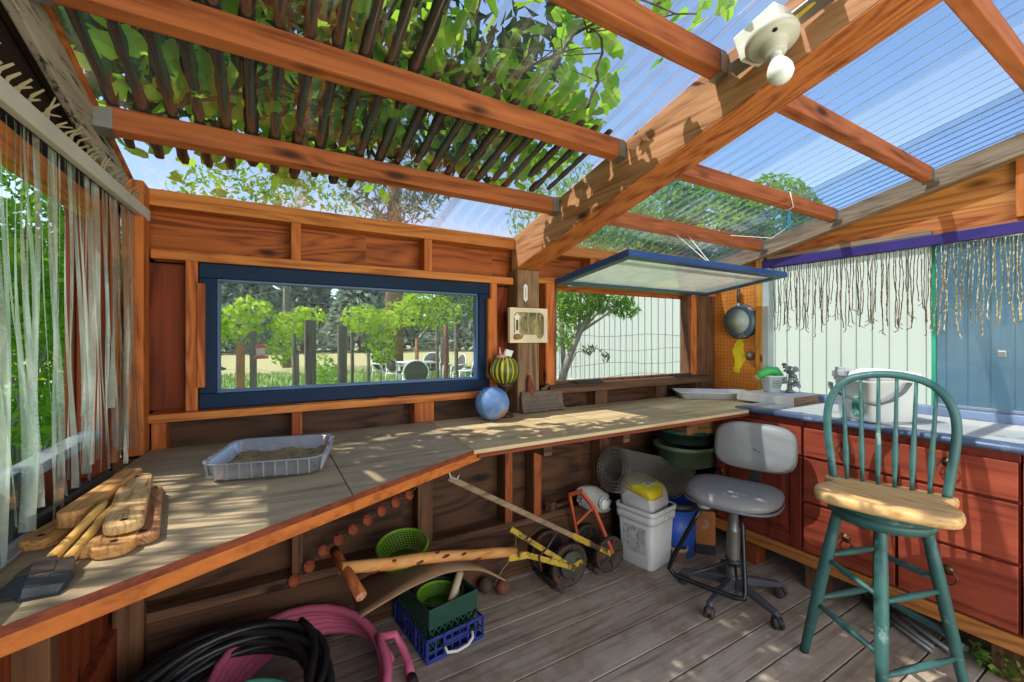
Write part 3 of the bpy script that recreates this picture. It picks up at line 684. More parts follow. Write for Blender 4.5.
for i in range(9):
    t = i/8; w_ = .022*math.sin(PI*(.1+.85*t))+.003; rows.append([(1.272+w_*q+.008*math.sin(5*t), 1.978-.010*(1-q*q)-.006*math.sin(3*t), .905+.20*t) for q in (-1,-.5,0,.5,1)])
m.grid(rows); dl_ = m.build('dried_leaf', plain('dry_red_leaf', rgb(112,58,36), .8, 0, .3, 20), solid=.002); tag(dl_, 'curled reddish-brown dried leaf standing against the post behind the plaque', 'leaf')
# ---------------------------------------------------------------- picture and tag on the post
f = thing('framed_picture', (1.255, 1.985, 1.282), 'small cream framed picture of a birdhouse hung on the grey post', 'picture')
m = MB(); ring_frame(m, 1.134, 1.378, 1.284, 1.474, .024, 1.962, 1.986)
for sx, cx in ((1, 1.158), (-1, 1.354)):
    for sz, cz in ((1, 1.308), (-1, 1.450)):
        m.prism([(0,0)]+[(sx*.03*(1-math.cos(t))*1.0+0, sz*.03*(1-math.sin(t))) for t in np.linspace(0, PI/2, 7)][::1], 0, .024, Matrix(((1,0,0,cx),(0,0,1,1.962),(0,1,0,cz),(0,0,0,1))))
m.prism([(-.05,0),(.05,0),(.042,.022),(-.042,.022)], 0, .023, Matrix(((1,0,0,1.262),(0,0,1,1.963),(0,1,0,1.306),(0,0,0,1))))
m.build('frame', plain('cream_frame', rgb(214,198,168), .6), f, bevel=.002)
def pic_mat():
    m, nt, N, L = _new('woodland_picture')
    v = coords(N, L, (26, 1, 7)); a = noise(N, L, v, 1.1, 4, .6, 1.5); r = ramp(N, [rgb(50,42,24), rgb(122,110,60), rgb(176,160,104), rgb(78,72,36)], [.3, .46, .6, .72]); L.new(a, r.inputs[0])
    return finish(m, N, L, r.outputs[0], .4)
m = MB(); m.box(1.15, 1.362, 1.974, 1.978, 1.30, 1.458); m.build('print', pic_mat(), f)
b = MB(); b.box(1.163, 1.189, 1.958, 1.972, 1.335, 1.42); b.prism([(-.024,0),(.024,0),(0,.024)], 0, .016, Matrix(((1,0,0,1.176),(0,0,1,1.957),(0,1,0,1.42),(0,0,0,1)))); b.box(1.158, 1.194, 1.956, 1.974, 1.33, 1.338); bh = b.build('birdhouse', plain('white_paint', rgb(226,222,208), .5), f)
b = MB(); b.box(1.169, 1.183, 1.9565, 1.958, 1.352, 1.408); b.build('opening', plain('dark_olive', rgb(84,84,52), .7), bh)
b = MB(); b.lathe([(0,1.30),(.022,1.303),(.024,1.318),(.016,1.332),(0,1.334)], 16, Matrix.Translation((1.178,1.964,0))); b.build('nest', plain('nest_brown', rgb(150,112,60), .8), f)
m = MB(); m.prism([(-.013,.0),(0,-.014),(.013,0),(.013,.075),(0,.088),(-.013,.075)], 0, .006, Matrix(((1,0,0,1.247),(0,0,1,1.984),(0,1,0,1.522),(0,0,0,1)))); tg = m.build('thermometer', plain('white_plastic', rgb(224,222,214), .4), bevel=.001); tag(tg, 'small white pointed thermometer plate fixed on the post above the picture', 'thermometer')
m = MB(); m.cbox((1.247,1.9825,1.56), (.003,.002,.055)); m.build('tube', plain('thermo_grey', rgb(150,140,128), .3), tg)
# ---------------------------------------------------------------- pegboard things
pn = thing('frying_pan', (2.96, 1.814, 1.425), 'old blue-grey frying pan hanging by its handle on the pegboard', 'pan')
Mp = Matrix.Translation((2.983, 1.818, 1.428)) @ Matrix.Rotation(-PI/2, 4, 'Y')
m = MB(); m.lathe([(0, .045), (.095, .045), (.105, .040), (.124, .003), (.128, .003), (.110, .045), (.097, .050), (0, .050)], 40, Mp); m.build('bowl', worn_paint('pan_steel', rgb(78,96,112), rgb(196,202,188), .56, .35, 7), pn)
m = MB(); m.lathe([(0,.0502),(.085,.0502),(.088,.0512),(0,.0512)], 36, Mp); m.build('worn_base', worn_paint('pan_base', rgb(168,178,170), rgb(92,104,112), .6, .4, 12), pn)
m = MB(); m.tube([(2.953,1.82,1.545), (2.958,1.822,1.60), (2.962,1.824,1.66)], [.010,.013,.012], 10, flat=(1,.6)); m.build('handle', plain('pan_handle_black', rgb(52,44,40), .5), pn)
m = MB(); m.tube([(2.95,1.819,1.53), (2.957,1.82,1.56)], [.015,.012], 10); m.build('ferrule', M_GALV, pn)
# splash of yellow paint on the board, and a knob
m = MB()
for i in range(46):
    yy = 1.832+rng.normal()*.014; zz = 1.21+rng.normal()*.045; a = .012+.012*rng.random()
    m.prism([(a*(1+.4*rng.random())*math.cos(t), a*(1.3+.5*rng.random())*math.sin(t)) for t in np.linspace(0, 2*PI, 9)[:-1]], 0, .0012+.0002*i*.1, Matrix(((0,0,-1,2.985),(1,0,0,yy),(0,1,0,zz),(0,0,0,1))))
tag(m.build('yellow_paint_splash', plain('yellow_paint', rgb(232,206,40), .45)), 'bright yellow paint splash on the pegboard under the pan', 'paint splash')
kn = MB(); kn.lathe([(0,.0),(.026,.0),(.028,.008),(.020,.016),(.016,.026),(.020,.034),(.012,.04),(0,.04)], 20, Matrix.Translation((2.985,1.746,1.185)) @ Matrix.Rotation(-PI/2, 4, 'Y') @ Matrix.Diagonal((1.25,1,1,1))); tag(kn.build('round_knob', plain('aged_metal', rgb(128,116,100), .4, .5, .3, 25)), 'round metal knob fixed on the pegboard right of the yellow splash', 'knob')
# ---------------------------------------------------------------- end of the bench
m = MB()
T = M2((2.66, 1.83, .901), R(-38)); hx, hy = .235, .115
m.loft([[T @ Vector(p) for p in rrect(-hx-d, hx+d, -hy-d, hy+d, .025, z)] for d, z in ((-.02,.0),(0,.045),(.014,.047),(.014,.044),(.0,.043),(-.024,.004))][:4]+[[T @ Vector(p) for p in rrect(-hx-d, hx+d, -hy-d, hy+d, .022, z)] for d, z in ((-.004,.042),(-.024,.004))])
tag(m.build('paint_tray', plain('white_enamel', rgb(222,226,232), .3)), 'shallow white tray on the bench corner under the pegboard', 'tray')
m = MB(); T = M2((2.79, 1.47, .912), R(0)); m.prism([(-.16,.165),(-.14,-.17),(.16,-.16),(.17,.15)], 0, .052, T); fb = m.build('foam_block', plain('dirty_white_foam', rgb(206,202,194), .8, 0, .1, 9, bstr=.3), bevel=.006); tag(fb, 'thick white slab under the little planter on the counter end', 'slab')
m = MB(); m.prism([(-.139,-.1705),(.159,-.1605),(.159,-.1655),(-.139,-.1755)], .004, .05, T); m.build('cut_end', wood('raw_end_grain', rgb(158,124,88), rgb(108,78,52), 'x', 4, knots=False), fb)
pl = thing('herb_planter', (2.83, 1.50, .965), 'little white square planter with a green watering spout on the white slab', 'planter')
T = M2((2.81,1.51,.965), R(-30)) @ Matrix.Scale(1.15, 4)
m = MB(); m.loft([[T @ Vector(p) for p in rrect(-a, a, -a, a, .008, z)] for a, z in ((.030,0),(.043,.085),(.046,.085),(.046,.093),(.041,.093),(.038,.07))]); m.build('pot', plain('white_plastic_b', rgb(228,232,230), .35), pl, bevel=.0)
m = MB()
for i in range(4): m.bar(T @ Vector((-.02, -.0385-.001*i, .03+.011*i)), T @ Vector((.024, -.0385-.001*i, .03+.011*i)), .001, .004)
m.build('lettering_stripes', plain('green_print', rgb(92,150,112), .5), pl)
m = MB(); P = [Vector(q) for q in ((.045,-.005,.085),(.02,.0,.115),(-.02,0,.118),(-.055,.0,.098),(-.085,.0,.078))]; m.tube([T @ q for q in P], [.022,.03,.03,.024,.017], 14); m.build('watering_spout', plain('bright_green', rgb(64,178,84), .35), pl)
m = MB(); m.tube([T @ Vector(q) for q in ((-.082,0,.080),(-.092,0,.073))], [.019,.020], 14); m.build('nozzle', plain('orange_nozzle', rgb(206,150,92), .5), pl)
fg = thing('metal_figurine', (2.945, 1.445, .965), 'dull grey metal tree figurine beside the white planter', 'figurine')
m = MB(); c = Vector((2.875,1.435,.965))
m.lathe([(0,0),(.026,0),(.028,.01),(.014,.02),(.011,.05),(.009,.09),(.007,.15),(0,.152)], 12, Matrix.Translation(c)); m.build('trunk', plain('pewter', rgb(132,134,136), .45, .5), fg)
m = MB()
for i in range(18):
    a = rng.random()*6.28; z = .05+.0072*i; rr = .022+.024*rng.random(); q = c+Vector((math.cos(a)*rr, math.sin(a)*rr, z)); m.tube([c+Vector((0,0,z-.02)), q], .003, 5); m.sphere(q, .016, (1.3,1,.45), 10, 6, (rng.random(), rng.random(), a))
m.build('leaf_tier', _m['pewter'], fg)
# ---------------------------------------------------------------- white portable toilet / cooler on the counter
bx = thing('white_cooler_box', (2.565, .895, .9135), 'white plastic box with hinged lid and dark carrying handle on the counter', 'box', rz=R(-30))
W_ = plain('white_box_plastic', rgb(222,224,220), .35, 0, .05)
m = MB(); m.loft([rrect(-a, a, -b, b, .018, z) for a, b, z in ((.098,.088,.0),(.108,.098,.012),(.118,.108,.185),(.124,.112,.188),(.124,.112,.202))]); m.build('body', W_, bx, world=False)
m = MB(); m.loft([rrect(-a, a, -b, b, .02, z) for a, b, z in ((.128,.116,.203),(.130,.118,.215),(.128,.116,.230),(.112,.10,.238))]); m.loft([rrect(-.05, .05, -.06, .05, .03, z) for z in (.236,.247)]); lid = m.build('lid', W_, bx, world=False)
m = MB(); m.cbox((-.12,.03,.243), (.05,.07,.02)); m.cbox((-.138,.03,.224), (.03,.05,.026)); m.build('latch', plain('pale_grey_plastic', rgb(190,194,196), .4), lid, world=False, bevel=.003)
m = MB(); P = [(-.19,.10,.15)]+[(-.19-.012*math.sin(t), .10*math.cos(t)-.02*0, .15-.075*math.sin(t)) for t in np.linspace(.2, PI-.2, 9)]+[(-.17,-.165,.165)]
P = [(.055,-.125,.19),(.02,-.130,.15),(-.04,-.133,.11),(-.105,-.130,.09),(-.138,-.09,.10),(-.146,0,.115),(-.146,.07,.13),(-.140,.10,.15),(-.132,.108,.17)]
m.tube(P, .0085, 8, flat=(1.5,.6)); m.build('carry_handle', plain('dark_grey_handle', rgb(78,80,80), .45), bx, world=False)
m = MB(); m.box(-.1175, -.112, -.07, -.01, .03, .115); m.build('green_label', worn_paint('green_label', rgb(48,142,106), rgb(200,226,212), .55, .5, 60), bx, world=False)
# ---------------------------------------------------------------- things under the bench
# string of wooden discs
ch = thing('disc_garland', (.38, 2.0, .30), 'string of reddish wooden discs slanting across the dark wall under the bench', 'garland')
P = [(.11,.29),(.167,.333),(.223,.385),(.285,.42),(.345,.45),(.407,.48),(.47,.508),(.536,.535),(.60,.56),(.66,.60)]
m = MB(); m.tube([(x, 2.012, z) for x, z in P], .0025, 6); m.build('string', plain('garland_string', rgb(96,74,54), .8), ch)
for x, z in P[:-1]:
    m = MB(); m.lathe([(0,-.006),(.024,-.006),(.025,0),(.024,.006),(0,.006)], 20, Matrix.Translation((x,2.006,z)) @ Matrix.Rotation(R(62), 4, 'X') @ Matrix.Rotation(.4, 4, 'Y')); m.build('disc', wood('disc_wood', rgb(164,84,54), rgb(104,44,28), 'x', 3), ch)
# hoses
def coil(name, label, mat, c, r0, r1, turns, z0, z1, rad, tilt=(0,0), ph=0, group=None, wob=.02, tail=None, sx=1, sy=1):
    pts = []; n = int(turns*30)
    for i in range(n+1):
        k = i/n; a = ph+2*PI*turns*k; rr = r0+(r1-r0)*(.5+.5*math.sin(k*turns*2.399*2.6))+wob*math.sin(a*1.7+k*9)
        x, y = rr*math.cos(a)*sx, rr*math.sin(a)*sy
        pts.append((c[0]+x, c[1]+y, z0+(z1-z0)*k+rad+tilt[0]*x+tilt[1]*y))
    if tail: pts += tail
    m = MB(); m.tube(pts, rad, 10)
    return tag(m.build(name, mat), label, 'hose', group)
pk = thing('pink_hose', (.1,1.62,0), 'coiled pink garden hose lying on the deck under the bench', 'hose')
def coil_part(root, name, mat, **k):
    o = coil(name, None, mat, **k); loc = o.location.copy(); o.parent = root; o.location = loc-root.location
    for q in ('label','category','group'):
        if q in o: del o[q]
    return o
M_PINK = plain('pink_rubber', rgb(188,92,122), .5, 0, .12, 4)
M_BLACK = plain('black_rubber', rgb(30,30,32), .42, 0, .2, 5)
M_TEAL = plain('teal_rubber', rgb(70,142,122), .5)
coil_part(pk, 'hose', M_PINK, c=(.14,1.625), r0=.25, r1=.335, turns=6, z0=.0, z1=.12, rad=.0165, tilt=(0,.14), ph=.25, wob=.03, tail=[(.462,1.745,.10),(.485,1.70,.06),(.492,1.64,.03),(.485,1.585,.021)])
m = MB(); m.tube([(.485,1.59,.021),(.483,1.565,.02),(.482,1.545,.02)], [.019,.021,.019], 12); m.build('coupling', plain('dark_coupling', rgb(60,52,46), .4, .5), pk)
bh_ = thing('black_hose', (.0,1.5,0), 'thick coil of black garden hose heaped on the pink hose', 'hose')
coil_part(bh_, 'hose', M_BLACK, c=(-.01,1.57), r0=.17, r1=.37, turns=15, z0=.05, z1=.21, rad=.0125, tilt=(0,.16), ph=1.0, wob=.034)
coil('teal_hose', 'thin teal hose looped among the black hose coils', M_TEAL, (.0,1.48), .14, .20, 2.3, .10, .15, .0105, (0,.14), 2.2)
# cardboard sheet arched over the crates
cd = MB(); rows = []
F_ = [(.30,.30),(.445,.352),(.543,.372),(.646,.374),(.78,.335),(.905,.252)]
def spl(P, n):
    P = [Vector((p[0], 0, p[1])) for p in P]; out = []
    Q = [P[0]*2-P[1]]+P+[P[-1]*2-P[-2]]
    for i in range(1, len(Q)-2):
        for k in range(n):
            t = k/n; a, b, c, d = Q[i-1:i+3]
            out.append(.5*((2*b)+(c-a)*t+(2*a-5*b+4*c-d)*t*t+(3*b-a-3*c+d)*t**3))
    return out+[P[-1]]
S0 = spl(F_, 6)
for k in range(7):
    y = 1.60+.36*k/6; rows.append([(p.x+.02*k/6, y, p.z-.085*(k/6)**1.2+.008*math.sin(k+p.x*9)) for p in S0])
cd.grid(rows); tag(cd.build('cardboard_sheet', plain('brown_cardboard', rgb(142,112,82), .85, 0, .15, 5), solid=.007), 'brown cardboard sheet bent in an arch over the crates', 'cardboard')
# crates
def crate(name, label, mat, M, wx, wy, h, pat):
    c = thing(name, M.translation, label, 'crate'); 
    m = MB(); t = .004
    def side(p, q, z0, z1): m.bar(M @ Vector((p[0], p[1], (z0+z1)/2)), M @ Vector((q[0], q[1], (z0+z1)/2)), t, z1-z0)
    cs = [(-wx,-wy),(wx,-wy),(wx,wy),(-wx,wy)]
    for i in range(4):
        p, q = cs[i], cs[(i+1) % 4]
        side(p, q, h-.014, h)
        if pat == 'bars': side(p, q, h*.42, h*.47)
    m.build('rim', mat, c, bevel=.001)
    m = MB()
    for i in range(4): side(cs[i], cs[(i+1) % 4], 0, .016)
    m.build('bottom_rail', mat, c, bevel=.001)
    if True:
        m = MB(); m.box(-wx, wx, -wy, wy, 0, .004, M); m.build('bottom', mat, c)
    for i in range(4):
        p, q = Vector(cs[i]), Vector(cs[(i+1) % 4]); m = MB(); L = (q-p).length; n = int(L/.034)
        u = (q-p).normalized(); nn = Vector((u.y, -u.x))
        for j in range(n+1):
            a = p+(q-p)*(j/n)
            if pat == 'bars': m.bar(M @ Vector((a.x, a.y, .01)), M @ Vector((a.x, a.y, h-.005)), .012 if j in (0, n) else .006, t, tuple(M.to_3x3() @ Vector((nn.x, nn.y, 0))))
        if pat == 'bars':
            mid = (p+q)/2
            for s in (-1, 1): m.bar(M @ Vector((mid.x+u.x*.055*s, mid.y+u.y*.055*s, .01)), M @ Vector((mid.x+u.x*.055*s, mid.y+u.y*.055*s, h)), .01, .010, tuple(M.to_3x3() @ Vector((nn.x, nn.y, 0))))
            m.bar(M @ Vector((mid.x-u.x*.055, mid.y-u.y*.055, h*.62)), M @ Vector((mid.x+u.x*.055, mid.y+u.y*.055, h*.62)), .010, .012)
        else:
            k = int(L/.03)
            for j in range(-2, k+2):
                for s in (1, -1):
                    x0 = j*.03; x1 = x0+s*.06; 
                    def cl(x, z): return x
                    a0, z0, a1, z1 = x0, .016, x1, h*.55
                    if a0 < 0 or a0 > L or a1 < 0 or a1 > L:
                        # clip to the side's length
                        tt = [0, 1]
                        for lim in (0, L):
                            if (a0-lim)*(a1-lim) < 0:
                                k_ = (lim-a0)/(a1-a0); inside0 = 0 <= a0 <= L
                                if inside0: a1, z1 = lim, z0+(z1-z0)*k_
                                else: a0, z0 = lim, z0+(z1-z0)*k_
                        if not (0 <= a0 <= L and 0 <= a1 <= L): continue
                    A, B = p+u*a0, p+u*a1
                    m.bar(M @ Vector((A.x, A.y, z0)), M @ Vector((B.x, B.y, z1)), .003, .005)
            m.bar(M @ Vector((p.x, p.y, h*.76)), M @ Vector((q.x, q.y, h*.76)), .0035, h*.42)
        m.build('side', mat, c)
    return c
e = math.atan2(.053, .275)
Mb = M2((.58+.125*math.cos(e)-.165*math.sin(e)+.005, 1.632+.125*math.sin(e)+.165*math.cos(e), .0), e*.6)
bc = crate('blue_crate', 'shallow blue plastic crate on the deck with a darker crate stacked in it', plain('blue_plastic', rgb(44,54,128), .4), Mb, .132, .165, .098, 'bars')
m = MB(); c0 = Mb @ Vector((.025,-.178,.028)); m.tube([Mb @ Vector(q) for q in ((-.055,-.170,.045),(-.05,-.185,.028),(-.01,-.196,.024),(.04,-.196,.028),(.07,-.185,.040),(.075,-.170,.055))], .0065, 8); m.build('handle', plain('white_handle', rgb(206,202,192), .5), bc)
Mg = Mb @ M2((0.0, .012, .012), R(3))
crate('green_crate', 'dark green plastic crate with lattice sides standing in the blue crate', plain('dark_green_plastic', rgb(32,70,58), .45), Mg, .118, .145, .185, 'lattice')
def basket(name, label, mat, M, r0, r1, h, rim=.006):
    b = thing(name, M.translation, label, 'basket'); m = MB(); n = 44; k = 9
    for j in range(n):
        a = 2*PI*j/n; m.tube([M @ Vector(((r0+(r1-r0)*(t**.6))*math.cos(a+.25*t), (r0+(r1-r0)*(t**.6))*math.sin(a+.25*t), h*t)) for t in np.linspace(0, 1, 6)], .0022, 4, caps=False)
    m.build('weave', mat, b)
    m = MB()
    for i in range(k):
        t = i/k; rr = r0+(r1-r0)*(t**.6); m.tube([M @ Vector((rr*math.cos(a), rr*math.sin(a), h*t)) for a in np.linspace(0, 2*PI, 41)[:-1]], .0022, 4, closed=True)
    m.build('hoops', mat, b)
    m = MB(); m.tube([M @ Vector((r1*math.cos(a), r1*math.sin(a), h)) for a in np.linspace(0, 2*PI, 49)[:-1]], rim, 8, closed=True); m.build('rim', mat, b)
    m = MB(); m.lathe([(0,.0),(r0,.0),(r0,.004),(0,.004)], 32, M); m.build('bottom', mat, b); return b
M_LIME = plain('lime_plastic', rgb(104,150,40), .4)
basket('green_basket', 'lime green woven plastic basket sitting on the cardboard sheet', M_LIME, Matrix.Translation((.535,1.865,.318)) @ Matrix.Rotation(R(10), 4, 'X') @ Matrix.Rotation(R(-6), 4, 'Y'), .078, .108, .088)
basket('green_basket', 'lime green basket lying in the dark crate under the cardboard', M_LIME, Matrix.Translation((Mg @ Vector((-.012,-.035,.112)))), .07, .092, .055)
basket('black_basket', 'black wire basket in the dark green crate', plain('black_wire', rgb(32,32,30), .5), Matrix.Translation((Mg @ Vector((-.010,-.035,.075)))), .08, .108, .10)
m = MB(); a, b = Mg @ Vector((.03,-.09,.165)), Mg @ Vector((.105,-.03,.215)); m.tube([a+(b-a)*t for t in np.linspace(-.3, 1, 12)], [.017+.0012*(i % 2) for i in range(12)], 14); tag(m.build('paper_roll', plain('cream_paper', rgb(196,178,150), .8)), 'cream paper roll sticking out of the dark green crate', 'paper roll')
# reel mower one : peeled log handle
def mower_wheel(root, c, r, mat, w=.03):
    m = MB(); T = Matrix.Translation(c) @ Matrix.Rotation(PI/2, 4, 'X')
    m.lathe([(r*.86,-w/2),(r,-w/2),(r*1.01,0),(r,w/2),(r*.86,w/2),(r*.83,.004),(r*.3,.010),(.022,.016),(0,.018)], 32, T, closed_ends=False)
    m.lathe([(r*.86,-w/2),(r*.83,-.006),(.02,-.004),(0,-.004)], 32, T, closed_ends=False)
    for i in range(5):
        a = 2*PI*i/5; m.bar(T @ Vector((.02*math.cos(a), .02*math.sin(a), .012)), T @ Vector((r*.86*math.cos(a), r*.86*math.sin(a), .008)), .012, .010, tuple(T.to_3x3() @ Vector((0,0,1))))
    for i in range(30):
        a = 2*PI*i/30; m.bar(T @ Vector((r*math.cos(a), r*math.sin(a), -w/2)), T @ Vector((r*math.cos(a+.05), r*math.sin(a+.05), w/2)), .008, .006, tuple(T.to_3x3() @ Vector((math.cos(a), math.sin(a), 0))))
    return m.build('wheel', mat, root)
def reel(root, c0, c1, r, mat):
    m = MB(); c0, c1 = Vector(c0), Vector(c1); d = c1-c0
    m.tube([c0, c1], .010, 8)
    for k in range(5):
        rows = [[], []]
        for i in range(13):
            t = i/12; a = 2*PI*k/5+1.5*t; p = c0+d*t
            u = Vector((math.cos(a), 0, math.sin(a))); rows[0].append(tuple(p+u*r)); rows[1].append(tuple(p+u*r*.78+Vector((-math.sin(a), 0, math.cos(a)))*.012))
        m.grid(rows)
    for t in (.1, .5, .9): m.lathe([(.012,-.002),(r*.8,-.002),(r*.8,.002),(.012,.002)], 20, Matrix.Translation(c0+d*t) @ Matrix.Rotation(PI/2, 4, 'X'))
    return m.build('blade_reel', mat, root, solid=0)
M_RUST = worn_paint('rusty_iron', rgb(58,50,42), rgb(96,58,38), .55, .7, 12)
M_GRNIRON = worn_paint('green_iron', rgb(62,70,58), rgb(84,64,48), .52, .75, 16)
M_YEL = worn_paint('yellow_paint_worn', rgb(180,150,48), rgb(84,62,38), .49, .6, 16)
M_ORG = worn_paint('orange_paint_worn', rgb(190,84,50), rgb(100,56,40), .62, .6, 16)
mw = thing('reel_mower', (1.39, 1.88, 0), 'old reel lawn mower with yellow forks and a knotty peeled-branch handle', 'lawn mower')
mower_wheel(mw, (1.393,1.79,.112), .110, M_RUST); m = MB(); m.lathe([(0,-.004),(.066,-.004),(.072,.002),(.066,.010),(.03,.014),(.02,.022),(0,.024)], 32, Matrix.Translation((1.395,1.768,.122)) @ Matrix.Rotation(PI/2, 4, 'X')); m.build('wheel_cover', M_GRNIRON, mw); mower_wheel(mw, (1.385,1.975,.112), .110, M_RUST)
reel(mw, (1.39,1.79,.10), (1.388,1.955,.10), .072, M_RUST)
m = MB(); m.tube([(1.325,1.75,.018),(1.32,1.99,.018)], .016, 10); m.build('roller', M_RUST, mw)
m = MB()
for y in (1.785, 1.958): m.prism([(1.30,.012),(1.33,.006),(1.45,.07),(1.44,.15),(1.37,.16)], -.004, .004, Matrix(((1,0,0,0),(0,0,1,y),(0,1,0,0),(0,0,0,1))))
m.bar((1.31,1.785,.015),(1.31,1.958,.015),.03,.006); m.build('side_plate', M_RUST, mw)
HE = Vector((1.085,1.79,.255))
m = MB(); m.bar(HE+Vector((-.075,-.026,.004)), HE+Vector((.03,-.024,-.01)), .012, .034); m.bar(HE+Vector((.03,-.024,-.01)), (1.40,1.742,.115), .008, .028); m.bar((1.385,1.742,.125), (1.445,1.742,.14), .010, .028); m.build('fork', M_YEL, mw, bevel=.002)
m = MB(); m.bar((1.045,1.80,.375), (1.40,1.752,.105), .010, .026); m.build('brace', M_YEL, mw, bevel=.002)
m = MB(); m.tube([(1.05,1.83,.37),(1.11,1.86,.30),(1.10,1.85,.22),(1.03,1.86,.15),(1.0,1.87,.10)], .004, 6); m.build('rod', plain('mossy_rod', rgb(108,106,60), .7), mw)
pts = [(.235,1.612,.492),(.33,1.632,.462),(.42,1.653,.442),(.54,1.678,.416),(.67,1.704,.378),(.80,1.732,.344),(.95,1.765,.298),(1.06,1.787,.262)]
Pn = [Vector(p)+Vector((0,0,.004*math.sin(i*2.1))) for i, p in enumerate(pts)]
m = MB(); m.tube(Pn, [.020,.0225,.024,.0225,.023,.0225,.0235,.021], 14); lh = m.build('handle', wood('peeled_branch', rgb(222,164,98), rgb(176,112,54), 'x', 1, rings=.2, knots=False, bstr=.1), mw)
for t, a, sz in ((.19,-.7,.022),(.30,.8,.012),(.43,-.2,.018),(.56,.4,.022),(.59,-.9,.020),(.66,.6,.018),(.74,-.5,.024),(.52,1.2,.014)):
    k = t*7; i = int(k); p = Pn[i]+(Pn[i+1]-Pn[i])*(k-i); d = (Pn[i+1]-Pn[i]).normalized()
    u = Vector((0, -math.cos(a), math.sin(a))); m = MB(); m.sphere(p+u*.0212, .01, (sz/.01, .55, .75), 12, 8, (a, 0, math.atan2(d.y, d.x))); m.build('knot', plain('dark_knot', rgb(92,40,22), .6), lh)
m = MB(); m.tube([(.232,1.742,.50),(.238,1.69,.496),(.243,1.64,.492),(.262,1.565,.472),(.282,1.482,.446)], [.017,.0185,.018,.019,.0195], 12); gp = m.build('crossbar', wood('brown_branch', rgb(178,104,58), rgb(120,60,30), 'y', 1.5, rings=.2, knots=False), mw)
m = MB(); d = Vector((.02,-.083,-.026)).normalized(); m.tube([Vector((.282,1.482,.446)), Vector((.282,1.482,.446))+d*.0012], .0175, 14); m.build('cut_end', plain('pale_cut_wood', rgb(186,132,104), .8, 0, .4, 90), gp)
# reel mower two : long grey handle
m2 = thing('reel_mower', (1.66, 1.88, 0), 'old reel lawn mower with orange bracket and long grey wooden handle, beside the white bucket', 'lawn mower')
mower_wheel(m2, (1.675,1.79,.098), .096, M_RUST); mower_wheel(m2, (1.665,1.975,.098), .096, M_RUST)
reel(m2, (1.67,1.815,.09), (1.666,1.955,.09), .062, M_RUST)
m = MB(); m.tube([(1.60,1.775,.018),(1.595,1.98,.018)], .016, 10); m.build('roller', M_RUST, m2)
m = MB()
for y in (1.808, 1.958): m.prism([(1.575,.012),(1.61,.006),(1.72,.06),(1.71,.13),(1.65,.14)], -.004, .004, Matrix(((1,0,0,0),(0,0,1,y),(0,1,0,0),(0,0,0,1))))
m.build('side_plate', M_RUST, m2)
A = Vector((.645,1.62,.745)); B = Vector((1.66,1.768,.115)); D_ = B-A
m = MB(); m.bar(A, A+D_*.74, .030, .026); m.build('handle', wood('grey_handle_wood', rgb(158,136,106), rgb(100,80,60), 'x', 1, rings=.2, knots=False), m2, bevel=.006)
m = MB(); m.bar(A+D_*.70, A+D_*.83, .036, .031); m.build('ferrule', M_YEL, m2, bevel=.003)
m = MB(); m.bar(A+D_*.83, B, .010, .026); m.build('fork', M_RUST, m2, bevel=.002)
m = MB(); m.bar(A+D_*.92, B+Vector((.01,-.001,-.006)), .012, .028); m.build('fork_tip', M_YEL, m2, bevel=.002)
m = MB(); m.tube([A+D_*.60+Vector((0,-.01,-.01)), A+D_*.57+Vector((-.03,.0,-.10)), A+D_*.5+Vector((0,.02,-.18)), A+D_*.5+Vector((.02,.03,-.26))], .006, 6); m.tube([A+D_*.60+Vector((0,.02,0)), A+D_*.56+Vector((-.03,.05,-.02)), A+D_*.50+Vector((-.05,.06,-.10))], .005, 6); m.build('wire_stay', M_RUST, m2)
m = MB(); up = (1,0,0)
m.bar((1.685,1.77,.105), (1.625,1.86,.345), .022, .018, up); m.bar((1.625,1.86,.345), (1.565,1.90,.435), .022, .018, up); m.bar((1.565,1.90,.435), (1.53,1.96,.40), .022, .018, up); m.bar((1.53,1.96,.40), (1.60,1.97,.12), .02, .016, up); m.bar((1.50,1.86,.275), (1.625,1.86,.345), .012, .012); m.build('bracket', M_ORG, m2, bevel=.003)
# grey canvas bag behind the second mower
bg_ = thing('canvas_bag', (1.78, 1.93, .20), 'rumpled grey bag with a round badge behind the orange mower bracket', 'bag')
m = MB(); loops = []
for i in range(9):
    t = i/8; x = 1.60+.22*t; rr = .042+.022*math.sin(PI*t); zc = .385-.085*t
    loops.append([(x+.012*math.sin(j*2.3+i), 1.95+rr*.55*math.cos(2*PI*j/18)*(1+.12*math.sin(j*1.9+i*1.3)), zc+rr*1.25*math.sin(2*PI*j/18)*(1+.10*math.cos(j*2.7+i))) for j in range(18)])
m.loft(loops); m.build('body', plain('grey_canvas', rgb(150,148,142), .85, 0, .2, 14, bstr=.5), bg_)
m = MB(); m.lathe([(0,.0),(.036,.0),(.036,.004),(0,.004)], 24, Matrix.Translation((1.745,1.905,.33)) @ Matrix.Rotation(R(78), 4, 'X')); bd = m.build('badge', plain('pale_badge', rgb(206,206,204), .6), bg_)
m = MB(); m.tube([(1.745+.027*math.cos(a), 1.899, .331+.027*math.sin(a)) for a in np.linspace(.4, 5.2, 20)], .003, 6); m.build('emblem', plain('badge_grey', rgb(120,122,124), .6), bd)
